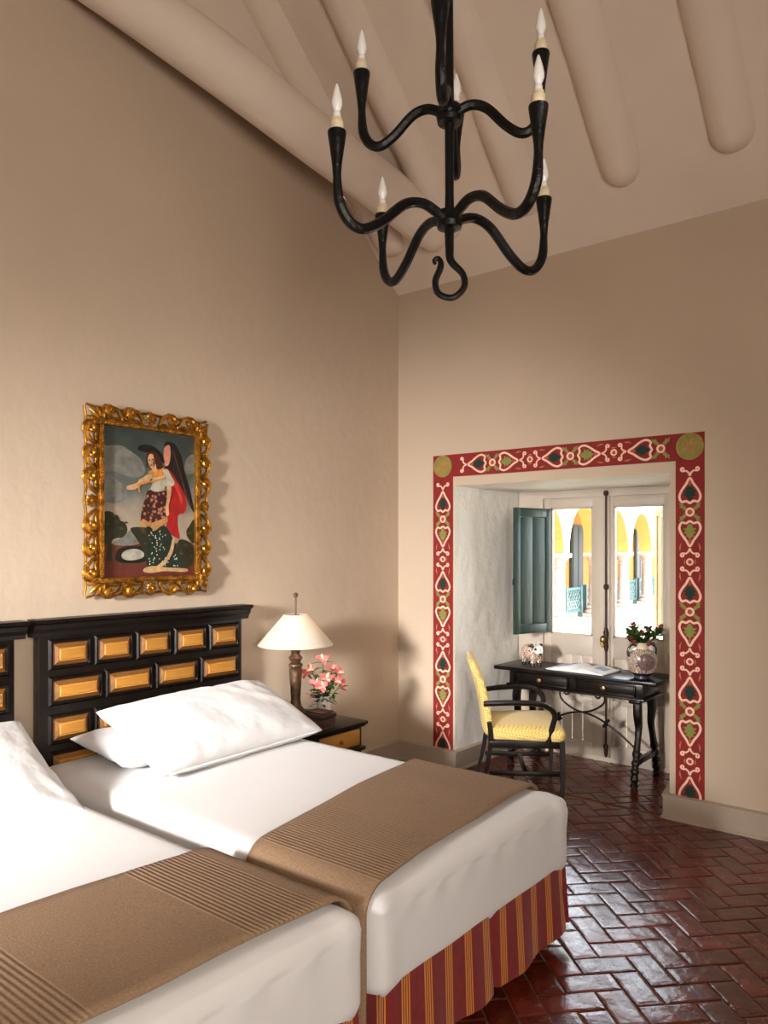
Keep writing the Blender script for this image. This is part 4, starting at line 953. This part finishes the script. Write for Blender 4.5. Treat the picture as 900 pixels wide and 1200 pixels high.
for sx in (-1, 1):
    for sy in (-1, 1):
        l = MB().lathe([(.015, .014), (.015, .03), (.017, .05), (.022, .075)], 12, T(sx * .042, sy * .026, 0)).build('leg', 'spiral', fg); MB().lathe([(.017, 0), (.018, .012), (.015, .02)], 12, T(sx * .042, sy * .026, 0)).build('hoof', 'cover', l)

vz = thing('two_handled_vase', 'cream vase with plum scrollwork and two blue handles on the desk', 'vase', (1.735, .545, DZ), R(-40))
MB().lathe([(.052, 0), (.056, .006), (.053, .02), (.07, .035), (.08, .045)], 28).build('foot', 'blueglaze', vz)
MB().lathe([(.08, .045), (.094, .075), (.103, .11), (.104, .14), (.094, .17), (.07, .195), (.045, .207)], 32).build('body', 'talavera', vz)
m = MB().lathe([(.045, .2), (.042, .215), (.042, .235), (.048, .25), (.044, .25), (.037, .234), (.036, .215)], 24); m.build('neck', 'candle', vz)
bp_ = []; 
for r_ in range(0, 5):
    for i in range(24):
        a = 2 * PI * i / 24; y = .058 * r_ / 4 * math.cos(a); z = .058 * r_ / 4 * math.sin(a); rad = math.sqrt(max(.001, .1055 ** 2 - y * y)) - (abs(z) / .058) ** 2 * .012 + .002; bp_.append((rad, y, .125 + z))
ff = [tuple(24 * r_ + k for k in (i, (i + 1) % 24)) + tuple(24 * (r_ + 1) + k for k in ((i + 1) % 24, i)) for r_ in range(0, 4) for i in range(24)]
md = MB().add(bp_, ff).build('medallion', 'medallion', vz); md.rotation_euler = (0, 0, R(-14))
for s in (-1, 1): MB().tube(catmull([(s * .0, s * .044, .228), (0, s * .075, .236), (0, s * .104, .21), (0, s * .107, .172), (0, s * .096, .155)], 6), .0085, 8).build('handle', 'blueglaze', vz)
fb = thing('leafy_bouquet', 'leafy green bouquet with small red flowers in the cream vase', 'flowers', (1.735, .545, DZ + .2))
F2 = random.Random(11)
m = MB(); tips = []
for k in range(16):
    a = F2.uniform(0, 2 * PI); r_ = F2.uniform(.02, .125); h_ = F2.uniform(.09, .20) - r_ * .35; e = Vector((r_ * math.cos(a), r_ * math.sin(a), h_)); m.tube(catmull([(e.x * .15, e.y * .15, -.02), (e.x * .4, e.y * .4, h_ * .55), e], 4), .002, 5); tips.append(e)
m.build('stems', 'stem', fb)
for k in range(270):
    e = tips[k % 16] * F2.uniform(.55, 1.0) + Vector((F2.uniform(-.02, .02), F2.uniform(-.02, .02), F2.uniform(-.02, .01))); e.z = max(e.z, .035); an = F2.uniform(0, 2 * PI); d = Vector((math.cos(an), math.sin(an), F2.uniform(-.3, .9))) + e.normalized() * .5
    m = MB(); leaf_geo(m, e, d, F2.uniform(.04, .07), F2.uniform(.022, .036), .25); m.build('leaf', 'leaf', fb, ang=180)
for k, (x, y, z) in enumerate([(t.x, t.y, t.z + .012) for t in tips[:9]] + [(-.02, -.09, .06), (.07, -.06, .05)]):
    m = MB()
    for j in range(6): m.ball((x + F2.uniform(-.011, .011), y + F2.uniform(-.011, .011), z + F2.uniform(-.008, .012)), F2.uniform(.007, .011), 7, 5)
    m.build('blossom', 'redfl', fb)

# ------------------------------------------------------------------ armchair
CA = math.atan2(.57, .82); cf = Vector((1.12, -.035, 0))
ac = thing('armchair', 'dark wood armchair with yellow patterned upholstery at the desk', 'armchair', cf, CA)     # local +x is the front
HW, HD = .285, .245
seat = rounded_box(.50, .56, .10, .045, 18, lambda P: P + Vector((0, P.x * 0 + .03 * P.y / .28 * (P.x / .25), .018 * (1 - (P.x / .25) ** 2) * (1 - (P.y / .28) ** 2) if P.z > 0 else 0))).build('seat', 'weave', ac, ang=80); seat.location = (0, 0, .425)
MB().bbox(-HD, HD, -.27, .27, .335, .385, .006).build('seat_rail', 'dark', ac)
for s in (-1, 1):
    MB().tube([(HD - .02, s * (HW - .01), .385), (HD - .015, s * (HW - .008), .2), (HD - .02, s * (HW - .012), 0)], [.024, .021, .017], 4, up=(1, 1, 0)).build('leg', 'dark', ac)
    MB().tube(catmull([(-HD - .065, s * .23, 0), (-HD - .015, s * .235, .2), (-HD + .01, s * .24, .38), (-HD - .0, s * .245, .5)], 5), [.017] * 5 + [.02] * 5 + [.022] * 6, 4, up=(1, 1, 0)).build('leg', 'dark', ac)
    MB().tube(catmull([(-HD - .035, s * .25, .62), (-.13, s * .285, .635), (.04, s * .305, .638), (.13, s * .30, .615), (.175, s * .292, .56), (.16, s * .285, .48), (.135, s * .282, .375)], 7), .0165, 8, flat=1.15).build('arm', 'dark', ac)
    MB().bbox(-HD, HD - .03, s * .245 - .011, s * .245 + .011, .15, .18, .004).build('stretcher', 'dark', ac)
MB().bbox(-.02, .01, -.24, .24, .152, .178, .004).build('stretcher', 'dark', ac)
def bw(P):
    x, y, z = P; t = (z + .27) / .54; q = Vector((x, y, z)); q.y *= 1 - .10 * (1 - t) ; q.x += -.10 * t * t - .02 * t + .03 * (y / .25) ** 2 * .5
    if z > .15: q.z -= .03 * (abs(y) / .25) ** 3
    return q
bkr = rounded_box(.06, .50, .52, .028, 18, bw).build('backrest', 'weave', ac, ang=80); bkr.location = (-HD - .01, 0, .66)

# ------------------------------------------------------------------ chandelier
CH = CAM + RGT * .241 + FWD * 2.83; CH.z = 0
chn = thing('chandelier', 'black wrought iron two-tier chandelier with candle bulbs hanging from the ceiling', 'chandelier', (CH.x, CH.y, 2.857))
ztop = EAVE + K * min(-CH.y, CH.y - YB) - 2.857 - .02
st = MB().tube([(0, 0, -.11), (0, 0, .0), (0, 0, .1), (0, 0, .39), (0, 0, .5), (0, 0, .95)], [.013, .018, .016, .018, .016, .013], 10)
P = [(0, 0, -.11), (0, 0, -.135)]
hk = catmull([(0, 0, .0), (0, 0, -.10), (.006, 0, -.15), (.05, 0, -.20), (.052, 0, -.25), (.01, 0, -.285), (-.04, 0, -.27), (-.052, 0, -.225), (-.035, 0, -.18), (-.032, 0, -.155), (-.043, 0, -.14), (-.056, 0, -.148), (-.052, 0, -.163)], 6)
st.build('stem', 'iron', chn)
hko = MB().tube(hk, [.018 - .006 * min(1, i / 20) - .006 * max(0, (i - 50) / 22) for i in range(len(hk))], 8).build('hook', 'iron', chn); hko.rotation_euler = (0, 0, YAW)
def hub(z): MB().lathe([(.02, -.035), (.044, -.03), (.048, -.012), (.036, 0), (.048, .012), (.044, .03), (.02, .038)], 20, T(0, 0, z)).build('hub', 'iron', chn)
hub(0); hub(.387)
eye = MB().tube([(.030 * math.cos(i / 14 * 2 * PI) + .028, 0, .86 + .03 * math.sin(i / 14 * 2 * PI)) for i in range(12)], .007, 7).build('ring', 'iron', chn); eye.rotation_euler = (0, 0, YAW)
m = MB()
k = 0; z = .94
while z < ztop:
    lk = [(.016 * math.cos(a), 0, .032 * math.sin(a)) for a in [i / 12 * 2 * PI for i in range(13)]]
    m.tube(lk, .0045, 6, T(0, 0, z + .03) @ RZ(PI / 2 * (k % 2))); z += .052; k += 1
m.build('chain', 'iron', chn)
MB().lathe([(.06, 0), (.055, -.03), (.02, -.05)], 16, T(0, 0, ztop + .02)).build('ceiling_rose', 'iron', chn)
def arm_mesh(Rr, dip, cuptop, rise):
    P = catmull([(.03, 0, 0), (.13 * Rr, 0, .018), (.26 * Rr, 0, rise), (.42 * Rr, 0, rise * .35), (.62 * Rr, 0, dip * .62), (.78 * Rr, 0, dip), (.9 * Rr, 0, dip * .88), (.982 * Rr, 0, dip * .35), (Rr, 0, cuptop - .14)], 6)
    return MB().tube(P, [.0185] * (len(P) - 6) + [.018, .017, .016, .015, .0145, .0145], 8).mesh('arm', 'iron')
cupm = MB().lathe([(.0145, -.145), (.016, -.12), (.024, -.06), (.032, -.006), (.031, 0), (.024, .001), (.018, -.02)], 18).mesh('candle_cup', 'iron')
tubm = MB().lathe([(.023, -.02), (.0235, .030), (.020, .034), (.018, .036), (.018, .044), (.010, .046)], 16).mesh('candle_tube', 'candle')
bulm = MB().lathe([(.013, .044), (.0135, .06), (.010, .066), (.0185, .085), (.019, .098), (.015, .12), (.009, .142), (.004, .158), (.0001, .162)], 16).mesh('bulb', 'bulb')
def tier(zh, Rr, cuptop, dip, rise, angs):
    am = arm_mesh(Rr, dip, cuptop, rise)
    for a in angs:
        o = link('arm', am, chn, T(0, 0, zh) @ RZ(YAW + R(a)))
        for me in (cupm, tubm, bulm): link(me.name, me, o, T(Rr, 0, cuptop))
tier(0, .47, .193, -.112, .034, (31.8, 121.8, 211.8, 301.8))
tier(.387, .33, .193, -.09, .03, (-10, 80, 170, 260))
